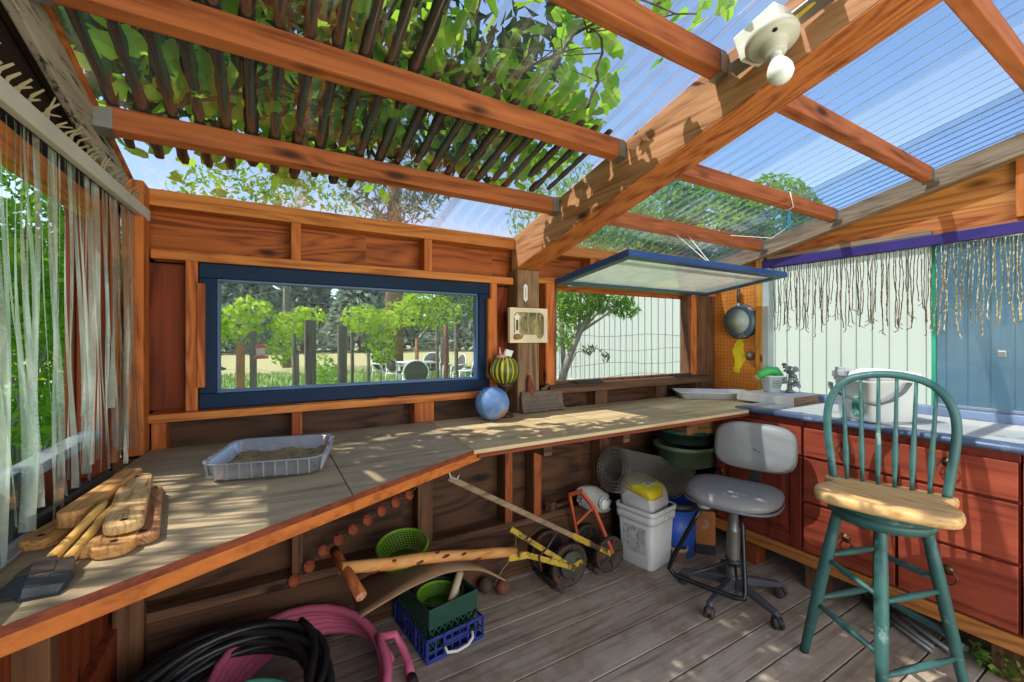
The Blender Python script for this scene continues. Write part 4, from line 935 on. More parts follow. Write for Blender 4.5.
for (x, z, s, l) in ((1.45,.302,.035,'square offcut of wood on the wall plate under the bench'),(1.535,.302,.02,'round stick lying on the wall plate beside a square offcut')):
    if s > .03:
        m = MB(); m.cbox((x,1.965+.07,.3265), (.045,.045,.05), (0,0,.4)); tag(m.build('wood_offcut', M_OLD_X, bevel=.003), l, 'offcut')
    else:
        m = MB(); m.tube([(1.49,2.045,.315),(1.62,2.05,.318)], .013, 10); tag(m.build('short_stick', M_OLD_X), l, 'stick')
# chicken wire roll
def wire_mat():
    return plain('wire_grey', rgb(150,144,134), .45, .6)
ax0, ax1 = Vector((1.79,1.875,.535)), Vector((2.40,1.885,.36)); d = (ax1-ax0); L = d.length; d.normalize(); ua = d.cross(Vector((0,0,1))).normalized(); ub = ua.cross(d)
m = MB(); 
def spiral(s, turn):  # the roll's radius shrinks inward
    return .128-.011*turn
for layer, (rr, n) in enumerate(((.128,34),(.114,30),(.098,26),(.078,20))):
    cell = 2*PI/n; st = L/ (26)
    for i in range(26):
        for j in range(n):
            a0 = cell*(j+.5*(i % 2)); s0 = st*i
            def pt(s, a): return ax0+d*s+(ua*math.cos(a)+ub*math.sin(a))*(rr+.004*math.sin(a*3+layer))
            p, q, r_ = pt(s0, a0), pt(s0+st*.45, a0), pt(s0+st, a0+cell*.5)
            r2_ = pt(s0+st, a0-cell*.5)
            for u, v in ((p, q), (q, r_), (q, r2_)): m.tube([u, v], 0.0016 if layer else .0018, 3, caps=False)
for k, rr in enumerate((.129,.114,.098,.078)):
    for s in (0, L): m.tube([ax0+d*s+(ua*math.cos(a)+ub*math.sin(a))*rr for a in np.linspace(0, 2*PI, 41)[:-1]], .0018, 4, closed=True)
tag(m.build('chicken_wire_roll', wire_mat()), 'big roll of chicken wire lying above the buckets under the bench', 'wire roll')
# blue tub, black tote, green trays, carton on top
tb = thing('blue_tub', (2.19,1.745,0), 'round blue plastic tub with black rim under the chicken wire roll', 'tub')
m = MB(); m.lathe([(0,.0),(.095,.0),(.102,.006),(.118,.305),(.113,.305),(.098,.012),(0,.01)], 36, Matrix.Translation((2.19,1.745,0))); m.build('body', plain('royal_blue_plastic', rgb(40,84,176), .4), tb)
m = MB(); m.lathe([(.113,.29),(.124,.29),(.127,.305),(.122,.332),(.113,.332),(.113,.305)], 36, Matrix.Translation((2.19,1.745,0)), closed_ends=False); m.build('rim', plain('black_plastic', rgb(34,36,38), .4), tb)
tt = thing('black_tote', (1.99,1.925,0), 'black plastic storage tote standing behind the white bucket', 'tote')
m = MB(); m.loft([rrect(1.99-a, 1.99+a, 1.925-b, 1.925+b, .02, z) for a, b, z in ((.095,.062,0),(.11,.075,.34),(.122,.083,.342),(.122,.083,.37),(.112,.078,.37),(.105,.07,.35))]); m.build('body', _m['black_plastic'], tt)
def tray_green(label, c, hx, hy, h, rz, mat, tilt=0):
    o = thing('green_tub', c, label, 'tub', group='green tubs under the bench end')
    T = Matrix.Translation(c) @ Matrix.Rotation(rz, 4, 'Z') @ Matrix.Rotation(tilt, 4, 'Y')
    m = MB(); m.loft([[T @ Vector(p) for p in rrect(-a, a, -b, b, min(.9*b, .15), z, 8)] for a, b, z in ((hx-.022,hy-.016,0),(hx-.008,hy-.008,h*.8),(hx,hy,h-.03),(hx+.006,hy+.006,h),(hx-.004,hy-.004,h),(hx-.016,hy-.016,h*.6),(hx-.06,hy-.04,.006))]); m.build('body', mat, o); return o
tray_green('large green tub resting on the chicken wire roll, below a darker one', (2.53,1.825,.49), .36, .165, .125, 0, plain('sage_green_plastic', rgb(96,116,86), .5), R(3))
tray_green('dark green tub nested on top of the larger green tub, under the carton', (2.55,1.835,.625), .33, .15, .085, 0, plain('deep_green_plastic', rgb(58,86,74), .5), R(3))
cx = thing('cardboard_carton', (2.44,1.80,.715), 'flat brown carton with dark lettering under the end of the bench', 'carton')
T = M2((2.44,1.76,.712), R(-12))
m = MB(); m.box(-.18, .06, -.09, .09, 0, .092, T); m.build('box', plain('tan_cardboard', rgb(176,124,74), .8, 0, .1), cx, bevel=.002)
m = text_mesh('Garden Box', .026, T @ Matrix.Translation((-.04,-.0906,.04)) @ Matrix.Rotation(PI/2, 4, 'X')); m.build('lettering', plain('print_brown', rgb(66,44,28), .8), cx)
cn = thing('printed_carton', (2.37,1.76,0), 'brown printed carton standing on the deck beside the cabinet', 'carton')
T = M2((2.365,1.68,0), R(42))
m = MB(); m.box(-.075, .055, -.055, .055, .0, .26, T); m.build('box', plain('orange_brown_card', rgb(150,92,48), .75, 0, .2, 5), cn, bevel=.002)
m = MB(); m.box(-.0755, .0555, -.0555, .0555, .0, .06, T); m.build('dark_band', plain('dark_print', rgb(44,42,46), .6, 0, .5, 30), cn)
m = MB()
for rr in (.012,.020,.028): m.tube([T @ Vector((-.0756, .012+rr*math.cos(a), .185+rr*math.sin(a))) for a in np.linspace(1.9, 5.2, 14)], .0022, 5)
m.build('printed_swirl', plain('swirl_pale', rgb(196,168,140), .7), cn)
# white bucket with seed bag
bk = thing('white_bucket', (1.955,1.78,0), 'square white plastic bucket on the deck holding a yellow-topped bag', 'bucket')
T = M2((1.955,1.775,0), R(9)) @ Matrix.Diagonal((1,1,.91,1))
def rr_(a, r, z): return [T @ Vector(p) for p in rrect(-a, a, -a, a, r, z, 6)]
m = MB(); m.loft([rr_(.104,.03,0),rr_(.107,.03,.004),rr_(.119,.032,.285),rr_(.119,.032,.285),rr_(.128,.034,.287),rr_(.129,.034,.325),rr_(.122,.032,.328),rr_(.122,.032,.335),rr_(.131,.034,.337),rr_(.133,.034,.368),rr_(.127,.032,.37),rr_(.118,.03,.365),rr_(.10,.03,.02)]); m.build('body', plain('white_bucket_plastic', rgb(212,212,210), .42, 0, .06), bk)
m = MB(); m.grid([[T @ Vector((-.1085-.010*(z/.285)-.0015, y, z)) for y in np.linspace(-.075,.075,5)] for z in np.linspace(.09,.255,4)]); m.build('label', worn_paint('faded_label', rgb(190,192,188), rgb(126,132,128), .53, .6, 40), bk)
m = MB()
for s in (-1, 1): m.lathe([(0,0),(.014,0),(.014,.008),(0,.01)], 14, T @ Matrix.Translation((0, s*.131, .31)) @ Matrix.Rotation(-s*PI/2, 4, 'X'))
m.build('handle_boss', _m['white_bucket_plastic'], bk)
sb = thing('seed_bag', (1.95,1.785,.25), 'white paper bag with a yellow printed top stuffed in the white bucket', 'bag')
T2 = M2((1.955,1.785,0), R(14)); m = MB(); loops = []
for a, b, z in ((.085,.085,.20),(.10,.10,.30),(.108,.106,.36),(.106,.102,.415),(.096,.088,.448),(.085,.07,.458),(.05,.04,.460)):
    loops.append([T2 @ Vector((p[0]+.005*math.sin(i*1.7+z*40), p[1]+.005*math.cos(i*2.3+z*30), z+.022*p[1]/.1+.004*math.sin(i*.9))) for i, p in enumerate(rrect(-a, a, -b, b, .03, 0, 4))])
m.loft(loops); m.build('body', plain('crumpled_white_paper', rgb(196,196,192), .6, 0, .08, 8, bstr=.5), sb)
m = MB(); m.loft([[T2 @ Vector((p[0], p[1], z+.022*p[1]/.1)) for p in rrect(-a, a, -b, b, .03, 0, 4)] for a, b, z in ((.109,.105,.414),(.099,.091,.451),(.087,.072,.4615),(.04,.03,.463))], caps=True); yt = m.build('yellow_print', plain('yellow_print', rgb(206,186,40), .5), sb)
m = MB(); m.cbox(T2 @ Vector((-.03,-.035,.4585)), (.05,.04,.0015), (R(12),0,R(14))); m.build('white_patch', plain('white_patch', rgb(224,224,220), .5), yt)
m = MB()
for i in range(5): m.cbox(T2 @ Vector((-.045+.0075*i,-.035,.4597)), (.0028,.03,.0008), (R(12),0,R(14)))
m.build('printed_bars', plain('bar_black', rgb(40,40,40), .5), yt)
m = MB(); T3 = Matrix.Translation((2.11,1.665,0)) @ Matrix.Scale(.8, 4); m.lathe([(0,.0),(.045,.0),(.060,.085),(.066,.085),(.066,.11),(.058,.11),(.05,.09),(.04,.01),(0,.008)], 28, T3); tag(m.build('terracotta_pot', plain('pinkish_clay', rgb(176,140,120), .8)), 'small pinkish clay pot on the deck between the bucket and the tub', 'pot')
# metal rods under the cabinet
for i, (a, b, r_, mt) in enumerate((((2.66,.95,.017),(2.445,.60,.017),.010,'g'),((2.60,.955,.015),(2.415,.64,.015),.009,'g'),((2.56,.945,.013),(2.385,.64,.013),.008,'g'),((2.70,.93,.05),(2.46,.56,.05),.013,'t'))):
    m = MB(); m.tube([a, b], r_, 10)
    tag(m.build('metal_rod', M_GALV if mt == 'g' else plain('teal_grey_pipe', rgb(110,132,126), .4, .4)), ('thickest grey rod on top of the bundle under the red cabinets', 'rod') [0] if mt == 't' else ('grey metal rod furthest under the red cabinets', 'middle grey metal rod lying under the red cabinets', 'thin grey metal rod nearest the stool under the red cabinets')[i], 'rod', 'metal rods under the red cabinets')

for (x, y, r, c, l) in ((1.055,1.90,.036,rgb(116,66,46),'reddish-brown clay ball on the deck behind the end of the cardboard'),(.985,1.955,.038,rgb(70,58,46),'dark brown ball on the deck against the wall, beside the clay one')):
    m = MB(); m.lathe([(0,0)]+[(r*math.cos(a), r+r*math.sin(a)) for a in np.linspace(-1.3,1.25,14)]+[(r*.25, 2.02*r),(0,2.02*r)], 20, Matrix.Translation((x,y,0)) ); tag(m.build('clay_ball', plain('clay_%d' % int(x*1000), c, .8, 0, .25, 20)), l, 'ball')
m = MB(); m.tube([(.60,1.50,.852),(.60,1.50,.81),(.605,1.49,.785),(.625,1.48,.78),(.635,1.48,.80)], .005, 8); tag(m.build('steel_hook', M_GALV), 'small steel hook under the orange bench edge beside the end of the long grey handle', 'hook')
# ---------------------------------------------------------------- grey drafting chair
M_CHAIRV = plain('grey_vinyl', rgb(132,130,128), .42, 0, .06, 4, bstr=.05)
M_CHBLK = plain('chair_black', rgb(48,50,54), .42, .1)
M_WORNMET = worn_paint('worn_black_metal', rgb(74,76,80), rgb(150,136,104), .62, .5, 7)
M_RUBB = plain('caster_rubber', rgb(58,54,50), .6)
hub = Vector((2.04,1.285,0))
dc = thing('drafting_chair', hub, 'grey vinyl drafting chair with foot ring and five-star castor base on the deck', 'chair')
def legdir(i): a = R(-28+72*i); return Vector((math.cos(a), math.sin(a), 0))
for i in range(5):
    u = legdir(i); n = Vector((-u.y, u.x, 0)); m = MB()
    loops = []
    for s, zt, zb, w in ((.015,.115,.065,.022),(.08,.110,.072,.021),(.17,.092,.064,.018),(.238,.080,.058,.016),(.252,.070,.060,.012)):
        c = hub+u*s; loops.append([c+n*w+Vector((0,0,zb)), c+n*w+Vector((0,0,zt-.008)), c+n*w*.5+Vector((0,0,zt)), c-n*w*.5+Vector((0,0,zt)), c-n*w+Vector((0,0,zt-.008)), c-n*w+Vector((0,0,zb))])
    m.loft(loops, smooth=False); lg = m.build('leg', M_WORNMET, dc, bevel=.003)
    c = hub+u*.24; m = MB(); ta = R(37*i); ax = Vector((math.cos(ta), math.sin(ta), 0))
    for s in (-1, 1):
        T = Matrix.Translation(c+ax*.013*s+Vector((0,0,.026))) @ ax.to_track_quat('Z','Y').to_matrix().to_4x4()
        m.lathe([(0,-.008),(.022,-.008),(.026,-.004),(.026,.004),(.022,.008),(0,.008)], 18, T)
    m.tube([c+Vector((0,0,.026)), c+Vector((0,0,.06))], .007, 8)
    q = ax.cross(Vector((0,0,1))); m.tube([c+q*.027*math.cos(t)+Vector((0,0,.026+.027*math.sin(t))) for t in np.linspace(.2, PI-.2, 9)], .009, 6, flat=(1.6,.5))
    m.build('caster', M_RUBB, lg)
m = MB(); m.lathe([(0,.06),(.036,.06),(.036,.115),(.030,.125),(0,.125)], 20, Matrix.Translation(hub)); m.build('hub', M_WORNMET, dc)
m = MB(); prof = [(0,.12)]
for k in range(18): prof += [(.026,.125+.0125*k),(.032,.131+.0125*k)]
prof += [(.024,.352),(.024,.475),(0,.475)]; m.lathe(prof, 20, Matrix.Translation(hub)); m.build('column', plain('bellows_grey', rgb(132,130,122), .35, .5), dc)
sc = Vector((2.045,1.29,.50)); ra = R(-72); fx = Vector((math.cos(ra), math.sin(ra), 0)); fy = Vector((-math.sin(ra), math.cos(ra), 0))   # fx along the seat width, fy to its back
def sp(x, y, z): return sc+fx*x+fy*y+Vector((0,0,z))
def superell(a, b, n, k=36): return [(a*math.copysign(abs(math.cos(t))**(2/n), math.cos(t)), b*math.copysign(abs(math.sin(t))**(2/n), math.sin(t))) for t in np.linspace(0, 2*PI, k+1)[:-1]]
m = MB(); m.loft([[sp(x, y, z+.015*(abs(x)/.22)**2) for x, y in superell(.215*s, .20*s, 2.8)] for s, z in ((.3,.0),(.93,.0),(1.0,.010),(1.01,.022),(.99,.038),(.90,.052),(.7,.060),(.35,.063),(.1,.063))]); se = m.build('seat', M_CHAIRV, dc)
m = MB(); m.tube([sp(x, y, .006) for x, y in superell(.213,.198,2.8,48)], .007, 6, closed=True); m.build('piping', plain('piping_grey', rgb(96,100,110), .3), se)
m = MB(); m.lathe([(0,-.035),(.03,-.035),(.07,-.02),(.09,-.001),(0,-.001)], 18, Matrix.Translation(sc)); m.bar(sp(-.12,0,-.012), sp(.12,0,-.012), .05, .02); m.build('seat_plate', M_CHBLK, dc)
m = MB(); m.lathe([(0,-.012),(.03,-.012),(.034,-.002),(.03,.014),(0,.018)], 16, Matrix.Translation(sp(-.10,-.12,-.022)) ); m.build('adjustment_knob', plain('knob_grey', rgb(160,164,166), .4), dc)
bc_ = sc+fy*.19+fx*.055+Vector((0,0,.235)); tl = R(10)
def bp_(x, y, z): return bc_+fx*x+fy*(y+z*math.sin(tl)+.25*x*x*-1)+Vector((0,0,z*math.cos(tl)))
m = MB(); m.loft([[bp_(x, y, z) for x, z in superell(.195*s, .122*s, 3.6)] for s, y in ((.3,.03),(.95,.03),(1,.018),(1,.0),(.97,-.014),(.88,-.022),(.5,-.026),(.15,-.026))]); bk2 = m.build('backrest', M_CHAIRV, dc)
m = MB(); m.cbox(bp_(.01,-.0265,-.01), (.02,.002,.004), (0,.6,ra)); m.cbox(bp_(.028,-.0265,-.018), (.008,.002,.004), (0,.6,ra)); m.build('tear', plain('tear_dark', rgb(40,40,42), .8), bk2)
m = MB(); m.bar(sp(.05,.08,-.02), sp(.055,.225,-.01), .05, .012); m.bar(sp(.055,.222,-.015), bp_(0,.034,.0), .05, .012, tuple(fy)); m.build('back_bracket', M_CHBLK, dc, bevel=.004)
m = MB(); P = [(1.83,1.32,.475),(1.815,1.345,.42),(1.745,1.415,.22),(1.735,1.425,.17),(1.745,1.40,.145),(1.80,1.27,.135),(1.848,1.155,.130),(1.868,1.125,.135),(1.885,1.13,.16),(1.955,1.185,.42),(1.965,1.20,.475)]
m.tube(P, .0112, 10); m.build('foot_ring', plain('black_tube', rgb(36,37,40), .22, .5), dc)
m = MB(); m.tube([(1.755,1.385,.142),(1.90,1.33,.165),(2.02,1.29,.19)], .007, 8); m.tube([(1.855,1.15,.131),(1.95,1.21,.16),(2.03,1.27,.19)], .007, 8); m.lathe([(.032,.175),(.038,.175),(.038,.205),(.032,.205)], 18, Matrix.Translation(hub)); m.build('ring_bracket', M_CHBLK, dc)
# ---------------------------------------------------------------- teal bar stool
M_TEALP = worn_paint('teal_paint', rgb(52,92,88), rgb(120,146,138), .59, .45, 10)
M_SEATW = wood('stool_seat_wood', rgb(214,178,122), rgb(172,128,74), 'y', 1.6, rings=.35, knots=False, rough=.45)
bs = thing('bar_stool', (2.1,.715,0), 'teal wooden bar stool with a natural wood seat in front of the red drawers', 'stool')
feet = [(1.95,.918),(1.865,.63),(2.25,.513),(2.335,.80)]; cx_, cy_ = 2.1, .715
tops = [(cx_+(x-cx_)*.52, cy_+(y-cy_)*.52, .635) for x, y in feet]
def along(i, t): a = Vector(tops[i]); b = Vector((*feet[i], 0)); return a+(b-a)*t
for i in range(4):
    ts = [0,.04,.10,.165,.17,.175,.18,.19,.195,.3,.5,.7,.80,.805,.81,.82,.825,.93,1.0]
    rs = [.018,.018,.019,.0195,.018,.0195,.0195,.018,.0195,.021,.0215,.0205,.019,.0178,.019,.019,.0182,.017,.016]
    m = MB(); m.tube([along(i, t) for t in ts], rs, 16); m.build('leg', M_TEALP, bs)
for i, j, t in ((0,1,.36),(0,1,.66),(1,2,.44),(1,2,.82),(2,3,.38),(2,3,.70),(3,0,.34),(3,0,.63)):
    a, b = along(i, t), along(j, t+(.06 if (i, j) == (0, 1) else 0)); m = MB(); m.tube([a+(b-a)*k for k in np.linspace(.05, .95, 9)], [.0085,.010,.0115,.0128,.0132,.0128,.0115,.010,.0085], 10); m.build('stretcher', M_TEALP, bs)
ra2 = math.atan2(-.96, .27); sx_ = Vector((math.cos(ra2), math.sin(ra2), 0)); sy_ = Vector((-math.sin(ra2), math.cos(ra2), 0)); s0 = Vector((2.065,.69,.672))
def st_(x, y, z): return s0+sx_*x+sy_*y+Vector((0,0,z))
m = MB(); m.lathe([(0,-.072),(.055,-.072),(.06,-.06),(.06,-.05),(0,-.05)], 20, Matrix.Translation(s0)); m.build('swivel_plate', plain('dark_swivel', rgb(44,58,58), .4, .4), bs)
m = MB(); m.loft([[Vector((cx_+r_*math.cos(a), cy_+r_*math.sin(a), z)) for a in np.linspace(0, 2*PI, 37)[:-1]] for r_, z in ((.10,.585),(.155,.595),(.168,.615),(.165,.632),(.12,.640),(.05,.642))]); m.build('leg_ring', M_TEALP, bs)
m = MB(); m.loft([[st_(x, y*.8, z) for x, y in superell(.165*s, .165*s, 2)] for s, z in ((.5,-.05),(.85,-.046),(1,-.025),(1,0.001))]); m.build('seat_base', M_TEALP, bs)
out = [(-.205,-.115),(-.185,-.150),(-.12,-.172),(0,-.182),(.12,-.172),(.185,-.150),(.205,-.115),(.212,-.06),(.200,-.005),(.172,.045),(.176,.075),(.198,.105),(.205,.128),(.19,.142),(.10,.155),(0,.158),(-.10,.155),(-.19,.142),(-.205,.128),(-.198,.105),(-.176,.075),(-.172,.045),(-.200,-.005),(-.212,-.06)]
def smooth_loop(P, n=4):
    o = []; k = len(P)
    for i in range(k):
        a, b, c, d = (Vector(P[(i+q) % k]) for q in (-1, 0, 1, 2))
        for j in range(n):
            t = j/n; v = .5*((2*b)+(c-a)*t+(2*a-5*b+4*c-d)*t*t+(3*b-a-3*c+d)*t**3); o.append((v.x, v.y))
    return o
so = smooth_loop(out)
m = MB(); m.loft([[(x*s, y*s, z) for x, y in so] for s, z in ((.4,0),(.95,0),(.985,.004),(1,.014),(1,.026),(.985,.036),(.95,.040),(.75,.037),(.4,.034),(.1,.034))])
T = Matrix(((sx_.x, sy_.x, 0, s0.x),(sx_.y, sy_.y, 0, s0.y),(0,0,1,s0.z),(0,0,0,1))); bmesh.ops.transform(m.bm, matrix=T, verts=m.bm.verts); m.build('seat', M_SEATW, bs)
def bow(u):     # outline of the bow: half width and height, u from 0 (left foot) round to 1
    pts = [(-.172,.0),(-.185,.10),(-.197,.20),(-.200,.27),(-.190,.335),(-.160,.395),(-.105,.437),(0,.455),(.105,.437),(.160,.395),(.190,.335),(.200,.27),(.197,.20),(.185,.10),(.172,.0)]
    return pts
def lean(z): return .118+.20*z
Bp = [st_(x, lean(z), .03+z) for x, z in bow(0)]
Bs = []
for i in range(len(Bp)-1):
    a = Bp[max(i-1,0)]; b = Bp[i]; c = Bp[i+1]; d = Bp[min(i+2, len(Bp)-1)]
    for j in range(4):
        t = j/4; Bs.append(.5*((2*b)+(c-a)*t+(2*a-5*b+4*c-d)*t*t+(3*b-a-3*c+d)*t**3))
Bs.append(Bp[-1])
m = MB(); m.tube(Bs, .0165, 10, flat=(1.0, .72)); m.build('bow', M_TEALP, bs)
for x0, x1, zt in ((-.125,-.146,.402),(-.075,-.088,.438),(-.025,-.029,.450),(.025,.029,.450),(.075,.088,.438),(.125,.146,.402)):
    a, b = st_(x0, lean(0)+.006, .03), st_(x1, lean(zt)-.002, .03+zt); m = MB(); m.tube([a+(b-a)*t for t in (0,.1,.22,.32,.42,.6,.8,1)], [.0065,.0075,.0105,.0115,.009,.0075,.0068,.006], 10); m.build('spindle', M_TEALP, bs)
# ---------------------------------------------------------------- strip curtain on the left wall
sc2 = thing('strip_curtain', (-.40, 1.35, 1.75), 'curtain of clear plastic strips hanging from a white batten on the left wall', 'curtain')
bA, bB = Vector((-.425, .55, 1.742)), Vector((-.368, 2.015, 1.756))
m = MB(); m.bar(bA, bB, .020, .040); m.build('batten', plain('white_batten', rgb(196,192,182), .6, 0, .1, 5), sc2, bevel=.003)
M_STRIP = clear('clear_strip', (.86, .94, .88, 1), .3, .33, (.82, .93, .84, 1), .22, .4, .35)
ys = [.66,.76,.80,.86,.90,.945,1.03,1.115,1.22,1.33,1.43,1.515,1.585,1.65,1.725,1.80,1.86,1.935,.985,1.01,1.05,1.075,1.10,1.135,1.16,1.19,1.21,1.235,1.265,1.29,1.32,1.345,1.37,1.40,1.42,1.45,1.475,1.50,1.53,1.555,1.575,1.61,1.635,1.66,1.69,1.715,1.74,1.76,1.79,1.815,1.845,1.87,1.895,1.92,1.95,1.975]
for i, y in enumerate(ys):
    wd = rng.uniform(.010, .022) if i % 5 else .032
    p0 = bA+(bB-bA)*((y-.55)/1.465); zb = rng.uniform(.903, .99) if i % 4 else rng.uniform(.95, 1.12); n = 26; ph = rng.random()*6; tw = rng.normal()*1.2; dr = rng.normal()*.022; amp = rng.uniform(.003, .012)
    rows = []
    for k in range(n):
        t = k/(n-1); z = p0.z-.018+(zb-p0.z+.018)*t
        cx = p0.x-.013+.012*math.sin(ph+4*t)*t+.012*t; cyy = y+dr*t*t+amp*math.sin(ph*2+7*t)*t
        a = .25*math.sin(ph+3*t)+tw*t*t*.7; hw = wd/2*(1-.25*t*abs(math.sin(ph)))
        dx, dy = math.sin(a)*hw, math.cos(a)*hw
        rows.append([(cx-dx, cyy-dy, z), (cx+.002*math.cos(5*t+ph), cyy, z), (cx+dx, cyy+dy, z)])
    m = MB(); m.grid(rows); m.build('strip', M_STRIP, sc2)
m = MB()
for i in range(60):
    y = .6+1.38*i/59+rng.normal()*.006; p0 = bA+(bB-bA)*((y-.55)/1.465); h = rng.uniform(.02, .055); l = rng.normal()*.02
    m.grid([[(p0.x-.012, y-.008, p0.z+.015), (p0.x-.012, y+.006, p0.z+.015)], [(p0.x-.004, y-.007+l*.4, p0.z+.02+h*.6), (p0.x-.004, y+.006+l*.4, p0.z+.02+h*.6)], [(p0.x+.012, y-.004+l, p0.z+.02+h), (p0.x+.012, y+.004+l, p0.z+.02+h)]])
o = m.build('frayed_strip_ends', plain('frayed_plastic', rgb(190,178,146), .6), sc2); o['kind'] = 'stuff'
# ---------------------------------------------------------------- fringe at the right opening
def fringe(name, label, y0, y1, n, mat, r, seglen, bead, x):
    m = MB()
    for i in range(n):
        y = y0+(y1-y0)*(i+rng.uniform(-.35,.35))/n; z = 1.785; zb = 1.40+rng.normal()*.035+(.0 if rng.random() > .2 else .1); pts = [Vector((x, y, z))]; p = pts[0].copy(); dx = dy = 0
        drift = rng.normal()*.07
        while p.z > zb:
            p = p+Vector((rng.normal()*.0025, rng.normal()*.0015+drift*seglen*.5*(1.785-p.z)/.35, -seglen*rng.uniform(.7, 1.2))); pts.append(p.copy())
            if bead and rng.random() < .8: m.bead(p, rng.uniform(.0022,.0042), 1.3)
            elif not bead and rng.random() < .55: m.bead(p, rng.uniform(.0026,.0040), 1.6)
        e = pts[-1]; pts.append(e+Vector((0, rng.normal()*.012, -.012))); 
        m.tube(pts, [r*rng.uniform(.8,1.25) for _ in pts], 5)
        if not bead and rng.random() < .3: m.tube([pts[-3], pts[-3]+Vector((0, rng.choice([-1,1])*.018, -.016))], r*.7, 4)
    m.tube([(x, y0, 1.782), (x, y1, 1.782)], .003, 6)
    return tag(m.build(name, mat), label, 'fringe', kind='stuff')
def twig_mat():
    m, nt, N, L = _new('twig_fringe'); f = noise(N, L, coords(N, L), 55, 3); r = ramp(N, [rgb(78,56,40), rgb(128,96,58), rgb(196,178,146)], [.40, .58, .74]); L.new(f, r.inputs[0]); return finish(m, N, L, r.outputs[0], .6)
def shell_mat():
    m, nt, N, L = _new('shell_fringe'); f = noise(N, L, coords(N, L), 60, 3); r = ramp(N, [rgb(108,104,84), rgb(168,148,98), rgb(226,218,190)], [.35, .52, .62]); L.new(f, r.inputs[0]); return finish(m, N, L, r.outputs[0], .2, .1)
fringe('twig_fringe', 'brown fringe of thin twig strands hanging from the purple beam before the white wall', 0.80, 1.60, 62, twig_mat(), .0023, .024, False, 2.965)
fringe('shell_fringe', 'glittering beaded fringe hanging from the purple beam before the blue pane', .38, .79, 32, shell_mat(), .0022, .016, True, 2.965)
# ---------------------------------------------------------------- lamp on the big beam
lf = thing('ceiling_lamp', (1.13,.62,2.06), 'white bulb lampholder on a white box fixed to the big roof beam', 'lamp')
ax = Vector((-.10,-.26,-1)).normalized(); Tl = Matrix.Translation((1.125,.605,2.075)) @ ax.to_track_quat('Z','X').to_matrix().to_4x4()
Wp = plain('white_porcelain', rgb(224,224,218), .35, 0, .04)
bb = MB(); bb.cbox((1.152,.635,2.112), (.085,.115,.075), (R(-13),R(-8),0)); bb.build('junction_box', plain('white_metal_box', rgb(228,228,224), .4), lf, bevel=.004)
m = MB(); m.lathe([(0,-.012),(.058,-.012),(.062,-.004),(.062,.008),(.052,.015),(.036,.018),(.030,.024),(.026,.045),(.022,.05),(0,.05)], 32, Tl); m.build('lampholder', plain('grey_porcelain', rgb(190,188,178), .4, 0, .05), lf)
m = MB(); m.lathe([(.013,.045),(.0135,.06),(.016,.068),(.024,.082),(.0295,.098),(.029,.113),(.022,.125),(.010,.131),(0,.132)], 28, Tl, closed_ends=False); m.build('bulb', plain('frosted_bulb', rgb(232,234,236), .25, 0, .02), lf)
m = MB()
for a in (.6, 3.7): m.lathe([(0,.0155),(.006,.0155),(.006,.0175),(0,.0175)], 10, Tl @ Matrix.Translation((.045*math.cos(a),.045*math.sin(a),0)))
m.build('screw', M_DARK, lf)
for k, (y, s) in enumerate(((.525,1),(.70,-1))):
    m = MB(); m.cbox((1.17, y, roof(y)-.105), (.05,.085,.003), (R(-13),R(12),0))
    m.build('strap', M_GALV, lf)
m = MB(); m.tube([(1.155,.56,2.115),(1.175,.50,2.15),(1.185,.42,2.19),(1.192,.25,2.24),(1.192,0,2.30)], .006, 8); m.build('cable', plain('yellow_cable', rgb(206,172,60), .5), lf)
# ---------------------------------------------------------------- cords
M_CORD = plain('white_cord', rgb(216,208,196), .7)
for a, b, l in (((2.03,1.625,1.905),(2.09,1.452,1.715),'white cord slanting from the roof batten to the raised window, on its left'),((2.145,1.625,1.905),(2.10,1.452,1.715),'white cord dropping nearly straight to the raised window')):
    a, b = Vector(a), Vector(b); m = MB(); m.tube([a+(b-a)*t+Vector((.002*(i % 2), 0, 0)) for i, t in enumerate(np.linspace(0, 1, 14))], .0026, 6); m.sphere(b, .008, seg=8, rings=6); tag(m.build('support_cord', M_CORD), l, 'cord', 'cords holding the raised window')
tw = thing('tied_wire', (2.40,1.2,1.9), 'white wire with a blue knotted tie hanging from the roof batten', 'wire')
m = MB(); yb = 1.207; m.tube([(2.372,yb-.024,2.075),(2.385,yb-.026,2.03),(2.40,yb-.026,1.998),(2.402,yb+.0,1.990),(2.40,yb+.025,2.0),(2.39,yb+.026,2.07)], .003, 6); m.tube([(2.402,yb,1.99),(2.405,yb,1.90),(2.415,1.30,1.86),(2.44,1.55,1.93)], .0022, 6); m.build('wire', M_CORD, tw)
m = MB()
for i in range(7): m.sphere((2.403+rng.normal()*.005, yb+rng.normal()*.005, 1.975-.013*i), .011, (1, .8, 1.1), 8, 6)
m.tube([(2.405,yb,1.97),(2.41,yb-.005,1.93),(2.40,yb-.01,1.88)], [.006,.006,.002], 6); m.build('blue_tie', plain('blue_twine', rgb(72,142,176), .6), tw)
